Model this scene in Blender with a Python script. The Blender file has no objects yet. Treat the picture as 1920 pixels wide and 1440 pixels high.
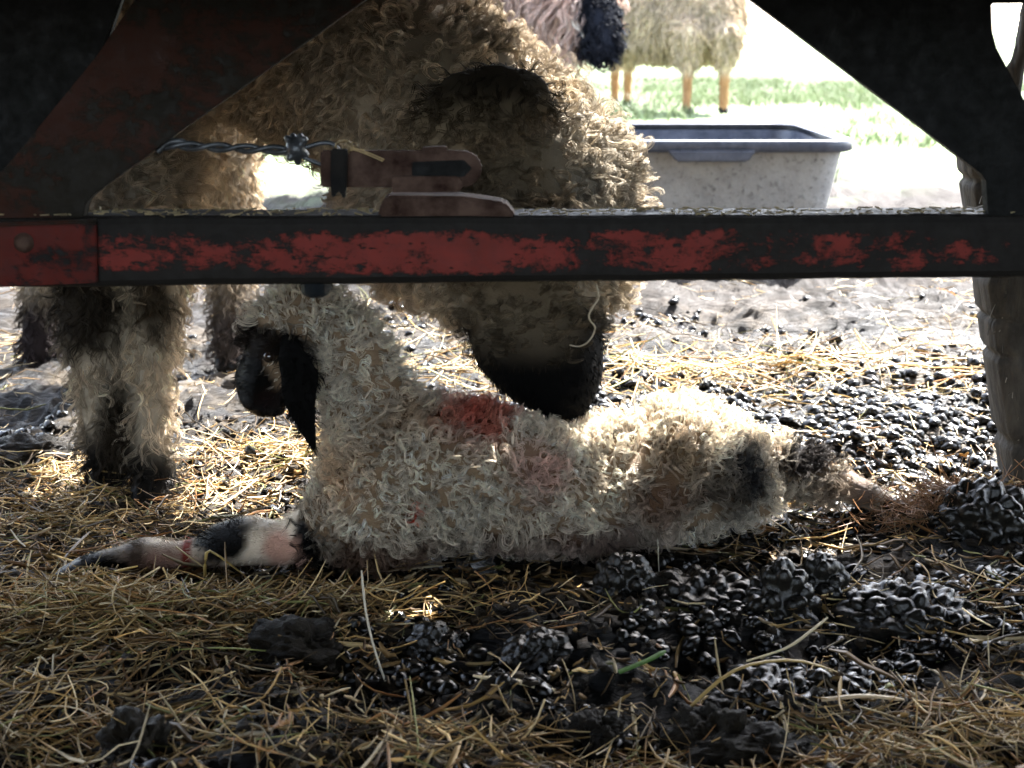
import bpy, bmesh, math, random
import numpy as np
from mathutils import Vector, Matrix
R = math.radians
rng = np.random.default_rng(7)
random.seed(7)
SC = bpy.context.scene
COL = SC.collection

# ------------------------------------------------------------------ camera
H, F, TILT = 0.53, 2700.0, R(13.81)          # eye height, focal length in photo pixels, tilt down
cam_data = bpy.data.cameras.new("camera")
cam = bpy.data.objects.new("camera", cam_data); COL.objects.link(cam)
cam.location = (0, 0, H)
cam.rotation_euler = (R(90) - TILT, 0, 0)
cam_data.sensor_width = 36.0
cam_data.lens = 36.0 * F / 1920.0
cam_data.clip_start = 0.05; cam_data.clip_end = 600
cam_data.dof.use_dof = True
cam_data.dof.focus_distance = 1.52
cam_data.dof.aperture_fstop = 11.0
SC.camera = cam

# ------------------------------------------------------------------ light
SUN_EL, SUN_AZ = 48.0, 35.0                  # azimuth clockwise from the view direction (+Y)
w = bpy.data.worlds.new("World"); SC.world = w; w.use_nodes = True
nt = w.node_tree; nt.nodes.clear()
sky = nt.nodes.new("ShaderNodeTexSky"); sky.sky_type = 'NISHITA'; sky.sun_disc = False
sky.sun_elevation = R(SUN_EL); sky.sun_rotation = R(SUN_AZ)
sky.air_density = 1.0; sky.dust_density = 2.0; sky.ozone_density = 1.0
bg = nt.nodes.new("ShaderNodeBackground"); bg.inputs["Strength"].default_value = 0.12
wo = nt.nodes.new("ShaderNodeOutputWorld")
hs = nt.nodes.new("ShaderNodeHueSaturation"); hs.inputs["Saturation"].default_value = .60   # thin high haze
nt.links.new(sky.outputs[0], hs.inputs["Color"]); nt.links.new(hs.outputs[0], bg.inputs[0]); nt.links.new(bg.outputs[0], wo.inputs[0])
sd = bpy.data.lights.new("sun", 'SUN'); sd.energy = 5.0; sd.angle = R(0.55); sd.color = (1.0, 0.97, 0.93)
so = bpy.data.objects.new("sun", sd); COL.objects.link(so)
sdir = Vector((math.sin(R(SUN_AZ)) * math.cos(R(SUN_EL)), math.cos(R(SUN_AZ)) * math.cos(R(SUN_EL)), math.sin(R(SUN_EL))))
so.rotation_euler = sdir.to_track_quat('Z', 'Y').to_euler(); so.location = sdir * 20
SC.view_settings.view_transform = 'Standard'
SC.view_settings.look = 'None'
SC.view_settings.exposure = 3.45
SC.view_settings.gamma = 1.0
SC.render.engine = 'CYCLES'
SC.cycles.max_bounces = 8; SC.cycles.diffuse_bounces = 4; SC.cycles.glossy_bounces = 3
SC.cycles.transmission_bounces = 4
SC.cycles.use_denoising = True
SC.cycles.sample_clamp_indirect = 6.0

# ------------------------------------------------------------------ helpers
def ray(px, py):
    a, b = (px - 960) / F, -(py - 720) / F
    c, s = math.cos(TILT), math.sin(TILT)
    return Vector((a, c + b * s, -s + b * c))
def P(px, py, y):                            # the point at depth y (world Y) seen at that photo pixel
    d = ray(px, py); t = y / d.y
    return Vector((d.x * t, y, H + d.z * t))
def PZ(px, py, z=0.0):                       # the point at height z seen at that photo pixel
    d = ray(px, py); t = (z - H) / d.z
    return Vector((d.x * t, d.y * t, z))
def project(p):
    p = np.asarray(p); c, s = math.cos(TILT), math.sin(TILT)
    y = p[..., 1]; z = p[..., 2] - H
    dep = y * c - z * s
    up = y * s + z * c
    dep = np.maximum(dep, 1e-3)
    return 960 + F * p[..., 0] / dep, 720 - F * up / dep

def hsh(ix, iy, iz, seed):
    h = (ix * 374761393 + iy * 668265263 + iz * 2147483647 + seed * 1274126177) & 0xffffffff
    h = ((h ^ (h >> 13)) * 1274126177) & 0xffffffff
    h = (h ^ (h >> 16)) & 0xffffffff
    return h / 4294967295.0
def vnoise(x, y, z=0.0, seed=0):             # value noise 0..1
    x = np.asarray(x, float); y = np.asarray(y, float); z = np.asarray(z, float) + 0 * x
    ix, iy, iz = np.floor(x).astype(np.int64), np.floor(y).astype(np.int64), np.floor(z).astype(np.int64)
    fx, fy, fz = x - ix, y - iy, z - iz
    fx, fy, fz = [f * f * (3 - 2 * f) for f in (fx, fy, fz)]
    r = 0
    for dx in (0, 1):
        for dy in (0, 1):
            for dz in (0, 1):
                r = r + hsh(ix + dx, iy + dy, iz + dz, seed) * (fx if dx else 1 - fx) * (fy if dy else 1 - fy) * (fz if dz else 1 - fz)
    return r
def fbm(x, y, z=0.0, seed=0, n=4):
    s = 0; a = .5; t = 0
    for i in range(n):
        s = s + a * vnoise(np.asarray(x) * 2 ** i, np.asarray(y) * 2 ** i, np.asarray(z) * 2 ** i, seed + i * 17); t += a; a *= .5
    return s / t
def norm(a): return a / np.maximum(np.linalg.norm(a, axis=-1, keepdims=True), 1e-9)
def sstep(a, b, x):
    t = np.clip((x - a) / (b - a), 0, 1); return t * t * (3 - 2 * t)

def tag(o, label=None, cat=None, group=None, kind=None):
    if label: o["label"] = label
    if cat: o["category"] = cat
    if group: o["group"] = group
    if kind: o["kind"] = kind
    return o
def empty(name, loc):
    o = bpy.data.objects.new(name, None); COL.objects.link(o); o.location = loc; o.empty_display_size = .05
    return o
def link(name, me, mat, parent=None, smooth=True):
    if mat: me.materials.append(mat)
    if smooth: me.polygons.foreach_set("use_smooth", [True] * len(me.polygons))
    o = bpy.data.objects.new(name, me); COL.objects.link(o)
    if parent:
        o.parent = parent; o.matrix_parent_inverse = Matrix.Translation(-parent.location)
    return o
def np_mesh(name, verts, faces, nper, col=None):
    """verts (N,3), faces (M,nper) -> mesh, col (N,3) as point colour 'Col'"""
    me = bpy.data.meshes.new(name)
    n, m = len(verts), len(faces)
    me.vertices.add(n); me.vertices.foreach_set("co", np.ascontiguousarray(verts, np.float32).ravel())
    me.loops.add(m * nper); me.loops.foreach_set("vertex_index", np.ascontiguousarray(faces, np.int32).ravel())
    me.polygons.add(m)
    me.polygons.foreach_set("loop_start", np.arange(0, m * nper, nper, dtype=np.int32))
    me.polygons.foreach_set("loop_total", np.full(m, nper, np.int32))
    me.update(calc_edges=True)
    if col is not None: set_col(me, col)
    return me
def set_col(me, col):
    a = me.attributes.new("Col", 'FLOAT_COLOR', 'POINT')
    c = np.ones((len(me.vertices), 4), np.float32); c[:, :3] = col
    a.data.foreach_set("color", c.ravel())
def tubes(paths, rad, sides=3, col=None, flat=1.0, seed=0):
    """paths (N,K,3), rad (N,K) -> verts, quads, colours. flat<1 squashes the section to a ribbon."""
    paths = np.asarray(paths, float); N, K, _ = paths.shape
    tan = np.gradient(paths, axis=1); tan = norm(tan)
    r0 = norm(np.random.default_rng(seed).normal(size=(N, 1, 3)))
    a = norm(np.cross(tan, r0)); b = np.cross(tan, a)
    ang = np.arange(sides) * 2 * np.pi / sides
    off = (a[:, :, None, :] * np.cos(ang)[None, None, :, None] + b[:, :, None, :] * np.sin(ang)[None, None, :, None] * flat) * np.asarray(rad)[:, :, None, None]
    V = (paths[:, :, None, :] + off).reshape(-1, 3)
    base = (np.arange(N) * K * sides)[:, None, None]
    k = (np.arange(K - 1) * sides)[None, :, None]
    s = np.arange(sides)[None, None, :]; s2 = (s + 1) % sides
    f = np.stack([base + k + s, base + k + s2, base + k + sides + s2, base + k + sides + s], -1).reshape(-1, 4)
    C = None
    if col is not None: C = np.repeat(np.asarray(col), K * sides, axis=0)
    return V, f, C
def strands_obj(name, paths, rad, mat, parent=None, col=None, sides=3, flat=1.0):
    V, f, C = tubes(paths, rad, sides, col, flat)
    return link(name, np_mesh(name, V, f, 4, C), mat, parent)
def merge(lst):
    vs, fs, cs, o = [], [], [], 0
    for V, f, C in lst:
        vs.append(V); fs.append(f + o); o += len(V)
        if C is not None: cs.append(C)
    return np.concatenate(vs), np.concatenate(fs), (np.concatenate(cs) if cs else None)

def blob(name, chains, voxel=0.006, smooth=6, step=0.3):
    """one continuous skin from chains of ellipsoids: [(center, r or (rx,ry,rz)), ...]; remeshed and smoothed"""
    bm = bmesh.new(); bmesh.ops.create_icosphere(bm, subdivisions=2, radius=1.0)
    base = np.array([v.co[:] for v in bm.verts]); fa = np.array([[v.index for v in f.verts] for f in bm.faces]); bm.free()
    parts = []
    for ch in chains:
        pts = [(np.array(c, float), np.array(r if hasattr(r, '__len__') else (r, r, r), float)) for c, r in ch]
        seq = [pts[0]]
        for (c0, r0), (c1, r1) in zip(pts, pts[1:]):
            n = max(1, int(np.linalg.norm(c1 - c0) / (min(r0.min(), r1.min()) * step)))
            for i in range(1, n + 1):
                t = i / n; seq.append((c0 + (c1 - c0) * t, r0 + (r1 - r0) * t))
        for c, r in seq: parts.append((base * r + c, fa, None))
    V, f, _ = merge(parts)
    me = np_mesh(name + "_raw", V, f, 3)
    o = bpy.data.objects.new(name + "_raw", me); COL.objects.link(o)
    m = o.modifiers.new("r", 'REMESH'); m.mode = 'VOXEL'; m.voxel_size = voxel
    s = o.modifiers.new("s", 'SMOOTH'); s.iterations = smooth; s.factor = 0.6
    bpy.context.view_layer.update()
    dg = bpy.context.evaluated_depsgraph_get()
    out = bpy.data.meshes.new_from_object(o.evaluated_get(dg)); out.name = name
    bpy.data.objects.remove(o); bpy.data.meshes.remove(me)
    out.materials.clear()
    return out
def mesh_arrays(me):
    n = len(me.vertices); v = np.empty(n * 3, np.float32); me.vertices.foreach_get("co", v)
    nn = np.empty(n * 3, np.float32); me.vertices.foreach_get("normal", nn)
    me.calc_loop_triangles(); t = np.empty(len(me.loop_triangles) * 3, np.int32); me.loop_triangles.foreach_get("vertices", t)
    return v.reshape(-1, 3).astype(float), nn.reshape(-1, 3).astype(float), t.reshape(-1, 3)
def scatter(me, density, keep=None):
    v, n, t = mesh_arrays(me)
    a, b, c = v[t[:, 0]], v[t[:, 1]], v[t[:, 2]]
    ar = np.linalg.norm(np.cross(b - a, c - a), axis=1) / 2
    N = int(ar.sum() * density)
    i = rng.choice(len(t), N, p=ar / ar.sum())
    u, w_ = rng.random(N), rng.random(N); fl = u + w_ > 1; u[fl] = 1 - u[fl]; w_[fl] = 1 - w_[fl]
    p = a[i] + (b[i] - a[i]) * u[:, None] + (c[i] - a[i]) * w_[:, None]
    nn = norm(n[t[i, 0]] + (n[t[i, 1]] - n[t[i, 0]]) * u[:, None] + (n[t[i, 2]] - n[t[i, 0]]) * w_[:, None])
    k = np.ones(N, bool) if keep is None else keep(p, nn)
    return p[k], nn[k]
def facing_keep(p, n, back=0.3, outside=0.25):
    px, py = project(p)
    vis = (px > -150) & (px < 2070) & (py > -200) & (py < 1600)
    f = (n * norm(np.array([0, 0, H]) - p)).sum(1) > -0.35
    pr = np.where(vis, 1.0, outside) * np.where(f, 1.0, back)
    return rng.random(len(p)) < pr
def coat(p, base, spots, nz=0.25, fr=45):
    """coat colour at points: a base colour with soft-edged patches the animal really has"""
    c = np.tile(np.array(base, float), (len(p), 1))
    n = (fbm(p[:, 0] * fr, p[:, 1] * fr, p[:, 2] * fr, 3, 3) - .5) * 2
    c *= (1 + n * .22)[:, None]
    for ctr, rad, colr, soft in spots:
        d = np.linalg.norm((p - np.array(ctr)) / np.array(rad if hasattr(rad, '__len__') else (rad,) * 3), axis=1) + n * nz
        wgt = 1 - sstep(1 - soft, 1 + soft, d)
        c = c * (1 - wgt[:, None]) + np.array(colr) * wgt[:, None]
    return np.clip(c, 0.003, .95)
def locks(p, n, comb, L, Rc, turns, m, K, r, spread=.0035, colf=None, cj=.12, lift=.2, seed=0, nwob=.25, tip=.3, lj=.15):
    """curly locks: m strands each wound round a shared helix that lies along comb"""
    g = np.random.default_rng(seed); N = len(p)
    n = norm(n + g.normal(size=n.shape) * nwob)
    c = comb - (comb * n).sum(1, keepdims=True) * n
    c = norm(norm(c)); b = np.cross(n, c)
    Ls = L * (0.6 + .8 * g.random(N)); Rs = Rc * (.6 + .8 * g.random(N)); Th = turns * 2 * np.pi * (.6 + .7 * g.random(N)) * np.where(g.random(N) < .5, 1, -1)
    ph = g.random(N) * 2 * np.pi
    t = np.linspace(0, 1, K)[None, :, None]
    out, cols = [], []
    col0 = colf(p) * (1 + g.normal(size=(N, 1)) * lj) if colf else None
    for j in range(m):
        an = g.random(N) * 2 * np.pi; rr = spread * np.sqrt(g.random(N))
        o = (b * np.cos(an)[:, None] + c * np.sin(an)[:, None]) * rr[:, None]
        phi = ph[:, None, None] + Th[:, None, None] * t + (g.random(N) * .6)[:, None, None]
        grow = np.sin(np.clip(t * 1.3, 0, 1) * np.pi / 2)
        Rj = (Rs * (.8 + .35 * g.random(N)))[:, None, None]
        q = p[:, None, :] + o[:, None, :] * (1 - .7 * t) + c[:, None, :] * (Ls[:, None, None] * t) \
            + n[:, None, :] * (Rj * (1.0 - np.cos(phi)) * grow + Ls[:, None, None] * lift * np.sin(t * np.pi * .6)) + b[:, None, :] * (Rj * np.sin(phi) * grow)
        q = q - n[:, None, :] * .002 * (1 - t)
        out.append(q)
        if col0 is not None: cols.append(np.clip(col0 * (1 + g.normal(size=(N, 1)) * cj), .003, .95))
    paths = np.concatenate(out); M = len(paths)
    rad = (r * (.7 + .6 * g.random(M)))[:, None] * (1 - (1 - tip) * np.linspace(0, 1, K)[None, :] ** 1.5)
    return paths, rad, (np.concatenate(cols) if cols else None)

# ------------------------------------------------------------------ materials
class NB:
    def __init__(s, name):
        s.m = bpy.data.materials.new(name); s.m.use_nodes = True; s.t = s.m.node_tree; s.t.nodes.clear()
        s.out = s.n("ShaderNodeOutputMaterial")
    def n(s, ty, **kw):
        x = s.t.nodes.new(ty)
        for k, v in kw.items():
            if k in x.inputs: x.inputs[k].default_value = v
            else: setattr(x, k, v)
        return x
    def l(s, a, b): s.t.links.new(a, b)
    def noise(s, scale, detail=4, rough=.6, vec=None, dist=0.0):
        x = s.n("ShaderNodeTexNoise"); x.inputs["Scale"].default_value = scale; x.inputs["Detail"].default_value = detail
        x.inputs["Roughness"].default_value = rough; x.inputs["Distortion"].default_value = dist
        if vec is not None: s.l(vec, x.inputs["Vector"])
        return x.outputs["Fac"]
    def ramp(s, fac, stops):
        x = s.n("ShaderNodeValToRGB"); e = x.color_ramp.elements
        while len(e) < len(stops): e.new(.5)
        for i, (p, c) in enumerate(stops): e[i].position = p; e[i].color = (*c, 1) if len(c) == 3 else c
        s.l(fac, x.inputs[0]); return x.outputs[0]
    def mixc(s, fac, a, b):
        x = s.n("ShaderNodeMix"); x.data_type = 'RGBA'
        (s.l(fac, x.inputs[0]) if not isinstance(fac, (int, float)) else setattr(x.inputs[0], 'default_value', fac))
        for v, i in ((a, 6), (b, 7)):
            if isinstance(v, tuple): x.inputs[i].default_value = (*v, 1)
            else: s.l(v, x.inputs[i])
        return x.outputs[2]
    def math(s, op, a, b=0.0, clamp=False):
        x = s.n("ShaderNodeMath"); x.operation = op; x.use_clamp = clamp
        for v, i in ((a, 0), (b, 1)):
            if isinstance(v, (int, float)): x.inputs[i].default_value = v
            else: s.l(v, x.inputs[i])
        return x.outputs[0]
    def bump(s, h, strength, dist=.01):
        x = s.n("ShaderNodeBump"); x.inputs["Strength"].default_value = strength; x.inputs["Distance"].default_value = dist
        s.l(h, x.inputs["Height"]); return x.outputs[0]
    def coords(s, sc=(1, 1, 1)):
        a = s.n("ShaderNodeNewGeometry"); mp = s.n("ShaderNodeMapping"); mp.inputs["Scale"].default_value = sc
        s.l(a.outputs["Position"], mp.inputs["Vector"]); return mp.outputs[0]
def fibre(name, rough=.5, trans=.35, spec=.25, tint=(1, 1, 1), sheen=0.0):
    b = NB(name); at = b.n("ShaderNodeAttribute"); at.attribute_name = "Col"
    mc = b.n("ShaderNodeMix"); mc.data_type = 'RGBA'; mc.blend_type = 'MULTIPLY'; mc.inputs[0].default_value = 1.0
    b.l(at.outputs["Color"], mc.inputs[6]); mc.inputs[7].default_value = (*tint, 1)
    pr = b.n("ShaderNodeBsdfPrincipled"); b.l(mc.outputs[2], pr.inputs["Base Color"])
    pr.inputs["Roughness"].default_value = rough; pr.inputs["Specular IOR Level"].default_value = spec
    if trans > 0:
        tr = b.n("ShaderNodeBsdfTranslucent"); b.l(mc.outputs[2], tr.inputs["Color"])
        mx = b.n("ShaderNodeMixShader"); mx.inputs[0].default_value = trans
        b.l(pr.outputs[0], mx.inputs[1]); b.l(tr.outputs[0], mx.inputs[2]); b.l(mx.outputs[0], b.out.inputs[0])
    else: b.l(pr.outputs[0], b.out.inputs[0])
    return b.m
M_wool = fibre("wool", .7, .35, .08)
M_wet = fibre("damp_wool", .55, .28, .05)
M_straw = fibre("straw", .45, .25, .35)
M_grass = fibre("grass_blade", .5, .4, .3)
def skin_mat(name, rough, spec, bs=.4):
    b = NB(name); at = b.n("ShaderNodeAttribute"); at.attribute_name = "Col"
    pr = b.n("ShaderNodeBsdfPrincipled"); b.l(at.outputs["Color"], pr.inputs["Base Color"])
    pr.inputs["Roughness"].default_value = rough; pr.inputs["Specular IOR Level"].default_value = spec
    b.l(b.bump(b.noise(260, 4, .6), bs, .004), pr.inputs["Normal"])
    b.l(pr.outputs[0], b.out.inputs[0]); return b.m
M_skin = skin_mat("hide", .85, .05)
M_wetskin = skin_mat("wet_hide", .18, .10, .7)
def dung_mat():
    b = NB("wet_dung"); at = b.n("ShaderNodeAttribute"); at.attribute_name = "Col"
    pr = b.n("ShaderNodeBsdfPrincipled"); b.l(at.outputs["Color"], pr.inputs["Base Color"])
    rn = b.noise(90, 3, .6); b.l(b.ramp(rn, [(.35, (.05,) * 3), (.7, (.28,) * 3)]), pr.inputs["Roughness"])
    pr.inputs["Specular IOR Level"].default_value = .30
    b.l(b.bump(b.noise(350, 3, .5), .2, .0015), pr.inputs["Normal"])
    b.l(pr.outputs[0], b.out.inputs[0]); return b.m
M_dung = dung_mat()
def ground_mat():
    b = NB("trampled_mud"); at = b.n("ShaderNodeAttribute"); at.attribute_name = "Col"
    n1 = b.noise(38, 6, .65); n2 = b.noise(160, 5, .7)
    mul = b.ramp(n1, [(.3, (.45,) * 3), (.7, (1.5,) * 3)])
    mc = b.n("ShaderNodeMix"); mc.data_type = 'RGBA'; mc.blend_type = 'MULTIPLY'; mc.inputs[0].default_value = 1.0
    b.l(at.outputs["Color"], mc.inputs[6]); b.l(mul, mc.inputs[7])
    pr = b.n("ShaderNodeBsdfPrincipled"); b.l(mc.outputs[2], pr.inputs["Base Color"])
    gg = b.n("ShaderNodeNewGeometry"); sp = b.n("ShaderNodeSeparateXYZ"); b.l(gg.outputs["Position"], sp.inputs[0])
    dry_ = b.math('MULTIPLY', b.math('SUBTRACT', sp.outputs[1], 2.3), .9, True)       # the open yard has dried off
    b.l(b.math('ADD', b.math('MULTIPLY', dry_, .45), b.ramp(n1, [(.35, (.25,) * 3), (.65, (.7,) * 3)]), True), pr.inputs["Roughness"])
    b.l(b.math('SUBTRACT', .16, b.math('MULTIPLY', dry_, .10)), pr.inputs["Specular IOR Level"])
    hh = b.math('ADD', b.math('MULTIPLY', n1, 1.0), b.math('MULTIPLY', n2, .4))
    b.l(b.bump(hh, .9, .012), pr.inputs["Normal"])
    b.l(pr.outputs[0], b.out.inputs[0]); return b.m
M_ground = ground_mat()
def steel_mat(name, red=.5, dark=(.007, .006, .005), redc=(.18, .030, .023), zlo=None, zhi=None, grime=.5):
    """old red paint worn through to dark oxide; on the beam the wear follows its top and bottom edges"""
    b = NB(name); v = b.coords((1, 1, 1))
    n1 = b.noise(13, 7, .72, b.coords((.9, 1, 1.5)), .3); n2 = b.noise(120, 5, .7, v)
    f = b.math('ADD', b.math('MULTIPLY', n1, .8), b.math('MULTIPLY', n2, .25))
    if zlo is not None:
        g = b.n("ShaderNodeNewGeometry"); sp = b.n("ShaderNodeSeparateXYZ"); b.l(g.outputs["Position"], sp.inputs[0])
        mid, half = (zlo + zhi) / 2, (zhi - zlo) / 2
        e = b.math('DIVIDE', b.math('ABSOLUTE', b.math('SUBTRACT', sp.outputs[2], mid)), half)
        e = b.math('POWER', e, 4.0)
        f = b.math('SUBTRACT', f, b.math('MULTIPLY', e, .45)); f = b.math('SUBTRACT', f, b.math('MULTIPLY', b.ramp(b.noise(260, 3, .6, b.coords((.35, 1, 1))), [(.56, (0, 0, 0)), (.66, (1, 1, 1))]), .07))
    msk = b.ramp(f, [(red - .03, (0, 0, 0)), (red + .035, (1, 1, 1))])
    rc = b.mixc(b.noise(60, 5, .6, v), tuple(c * .65 for c in redc), tuple(min(1, c * 1.35) for c in redc))
    dk = b.mixc(b.noise(35, 5, .7, v), dark, tuple(c * 2.6 for c in dark))
    base = b.mixc(msk, dk, rc)
    gr = b.ramp(b.noise(14, 6, .75, v), [(.5, (0, 0, 0)), (.68, (grime,) * 3)])
    base = b.mixc(gr, base, (.02, .017, .012))
    pr = b.n("ShaderNodeBsdfPrincipled"); pr.inputs["Specular IOR Level"].default_value = .15; b.l(base, pr.inputs["Base Color"])
    b.l(b.ramp(n2, [(.3, (.45,) * 3), (.7, (.85,) * 3)]), pr.inputs["Roughness"])
    hh = b.math('ADD', msk, b.math('MULTIPLY', n2, .8))
    b.l(b.bump(hh, .35, .002), pr.inputs["Normal"])
    b.l(pr.outputs[0], b.out.inputs[0]); return b.m
def plain(name, c1, c2, scale=30, rough=.6, bump=.3, spec=.4, metal=0.0, sc=(1, 1, 1), bd=.003):
    b = NB(name); v = b.coords(sc); n = b.noise(scale, 6, .65, v)
    pr = b.n("ShaderNodeBsdfPrincipled"); b.l(b.mixc(b.ramp(n, [(.35, (0, 0, 0)), (.65, (1, 1, 1))]), c1, c2), pr.inputs["Base Color"])
    pr.inputs["Roughness"].default_value = rough; pr.inputs["Specular IOR Level"].default_value = spec; pr.inputs["Metallic"].default_value = metal
    b.l(b.bump(n, bump, bd), pr.inputs["Normal"]); b.l(pr.outputs[0], b.out.inputs[0]); return b.m

# ------------------------------------------------------------------ ground
def gheight(x, y):
    x = np.asarray(x, float); y = np.asarray(y, float)
    near = np.clip(1.0 - (y - 4.0) / 6.0, .3, 1)
    h = (fbm(x * 3.1 + 5, y * 3.1, 0, 11, 3) - .5) * .045
    h = h + (fbm(x * 13, y * 13 + 3, 0, 23, 4) - .5) * .060
    n = vnoise(x * 42, y * 42, 0, 31); h = h + (np.abs(n - .5) * -2 + 1) * .012
    h = h + (vnoise(x * 95, y * 95, 0, 37) - .5) * .006
    lie = np.exp(-(((x + .02) / .48) ** 4 + ((y - 1.42) / .17) ** 4))     # pressed flat where the lamb lies
    h = h * near * (1 - .75 * lie) - .006
    ridge = np.exp(-(((x - .62) / .22) ** 2 + ((y - 1.50) / .06) ** 2)) * .035
    far = np.clip((y - 5) / 60, 0, 1) * .25
    return h + ridge - far * 0
def build_ground():
    def axis(lo, hi, st, a, b, k):
        c = list(np.arange(lo, hi, st)); s = st; v = hi
        while v < b: c.append(v); s *= k; v += s
        c.append(b); s = st; v = lo; pre = []
        while v > a: s *= k; v -= s; pre.append(v)
        return np.array(pre[::-1] + c)
    xs = axis(-.75, .95, .0055, -300, 300, 1.09); ys = axis(.75, 2.7, .0055, -60, 450, 1.07)
    X, Y = np.meshgrid(xs, ys); Z = gheight(X, Y)
    Z = np.where((np.abs(X) > 12) | (Y > 30) | (Y < -5), 0, Z)
    V = np.stack([X, Y, Z], -1).reshape(-1, 3)
    nx, ny = len(xs), len(ys)
    i = (np.arange(ny - 1)[:, None] * nx + np.arange(nx - 1)[None]).ravel()
    f = np.stack([i, i + 1, i + nx + 1, i + nx], -1)
    x, y = V[:, 0], V[:, 1]
    n = fbm(x * 6, y * 6, 0, 51, 4); n2 = fbm(x * 30, y * 30, 0, 52, 3)
    mud = np.array([.009, .007, .005]); dry = np.array([.070, .053, .034]); grs = np.array([.15, .19, .11]); pale = np.array([.042, .038, .036])
    wd = sstep(.45, .68, n * .6 + n2 * .4)[:, None]
    c = mud * (1 - wd) + dry * wd
    wp = (sstep(2.2, 3.4, y + (n - .5)))[:, None]; c = c * (1 - wp) + pale * (.6 + .8 * n2[:, None]) * wp
    wg = (sstep(4.6, 6.0, y + (n - .5) * 3 - .25 * x))[:, None]; c = c * (1 - wg) + grs * wg
    o = link("ground", np_mesh("ground", V, f, 4, np.clip(c, .01, .6)), M_ground)
    tag(o, kind="structure")
build_ground()

# ------------------------------------------------------------------ unseen boarded enclosure added around the camera to block sky light
def build_sky_blocker():
    root = empty("sky_blocker", (0, -1.5, 0)); tag(root, "unseen timber walls and cover added to shut out sky light", "sky_blocker")
    m = plain("old_boards", (.12, .10, .08), (.2, .17, .14), 12, .9, .4, .2, 0, (1, 8, .3))
    def box(name, lo, hi):
        bm = bmesh.new(); bmesh.ops.create_cube(bm, size=1.0)
        for v in bm.verts: v.co = Vector([lo[i] + (hi[i] - lo[i]) * (v.co[i] + .5) for i in range(3)])
        me = bpy.data.meshes.new(name); bm.to_mesh(me); bm.free(); link(name, me, m, root, False)
    box("blocker_wall", (-2.4, -4, -.1), (-2.3, 1.0, 2.3)); box("blocker_wall", (2.3, -4, -.1), (2.4, 1.0, 2.3))
    box("blocker_roof", (-2.6, -4.2, 2.302), (2.6, 1.6, 2.4))
build_sky_blocker()

# ------------------------------------------------------------------ droppings (mass) and dung clumps
def ico(sub):
    bm = bmesh.new(); bmesh.ops.create_icosphere(bm, subdivisions=sub, radius=1.0)
    b = np.array([v.co[:] for v in bm.verts]); f = np.array([[v.index for v in q.verts] for q in bm.faces]); bm.free(); return b, f
I1, I3, I5 = ico(2), ico(4), ico(5)
def pellets(c, r, g, lump=.30, sub=I1):
    """ellipsoid pellets at centres c with radii r"""
    b, f = sub; N = len(c)
    sc = np.stack([r * (1 + .45 * g.random(N)), r * (.85 + .3 * g.random(N)), r * (.7 + .25 * g.random(N))], -1)
    az = g.random(N) * 2 * np.pi; tl = g.normal(size=N) * .45
    ca, sa, ct, st = np.cos(az), np.sin(az), np.cos(tl), np.sin(tl)
    v = b[None] * sc[:, None, :]
    v = v * (1 + lump * (vnoise(b[None, :, 0] * 2 + np.arange(N)[:, None] * 7.1, b[None, :, 1] * 2 + 0 * np.arange(N)[:, None], b[None, :, 2] * 2, 5) - .5)[..., None] * 2)
    x, y, z = v[..., 0], v[..., 1], v[..., 2]
    y, z = y * ct[:, None] - z * st[:, None], y * st[:, None] + z * ct[:, None]
    x, y = x * ca[:, None] - y * sa[:, None], x * sa[:, None] + y * ca[:, None]
    V = (np.stack([x, y, z], -1) + c[:, None, :]).reshape(-1, 3)
    F_ = (f[None] + (np.arange(N) * len(b))[:, None, None]).reshape(-1, 3)
    col = np.array([.0055, .005, .004]) * (0.5 + 1.3 * g.random((N, 1))) * np.array([1, 1, 1.0])
    return V, F_, np.repeat(col, len(b), axis=0)
def pellet_density(x, y):
    n = fbm(x * 7, y * 7, 0, 71, 3)
    a = np.exp(-(((x - .46) / .50) ** 4 + ((y - 1.85) / .40) ** 4)) * (.3 + .7 * sstep(.36, .56, n))
    b = np.exp(-(((x - .34) / .36) ** 4 + ((y - 1.22) / .17) ** 4)) * sstep(.44, .62, n) * .8
    c = .18 * sstep(.52, .66, n)
    d = np.exp(-(((x - .03) / .14) ** 2 + ((y - 1.17) / .1) ** 2)) * sstep(.4, .55, n)
    return np.clip(np.maximum.reduce([a, b, c, d]), 0, 1) * np.clip((3.0 - y) / .6, 0, 1)
def build_droppings():
    g = np.random.default_rng(5)
    N = 42000; x = g.uniform(-.9, 1.2, N); y = g.uniform(.85, 2.9, N)
    k = g.random(N) < pellet_density(x, y); x, y = x[k], y[k]
    r = .003 + .0062 * g.random(len(x)) ** .7
    z = gheight(x, y) + r * g.uniform(-.2, .7, len(x))
    V, f, C = pellets(np.stack([x, y, z], -1), r, g)
    o = link("sheep_droppings", np_mesh("sheep_droppings", V, f, 3, C), M_dung)
    tag(o, "dark wet sheep droppings scattered over the trampled ground", "droppings", kind="stuff")
    print("pellets", len(x))
build_droppings()
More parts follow.
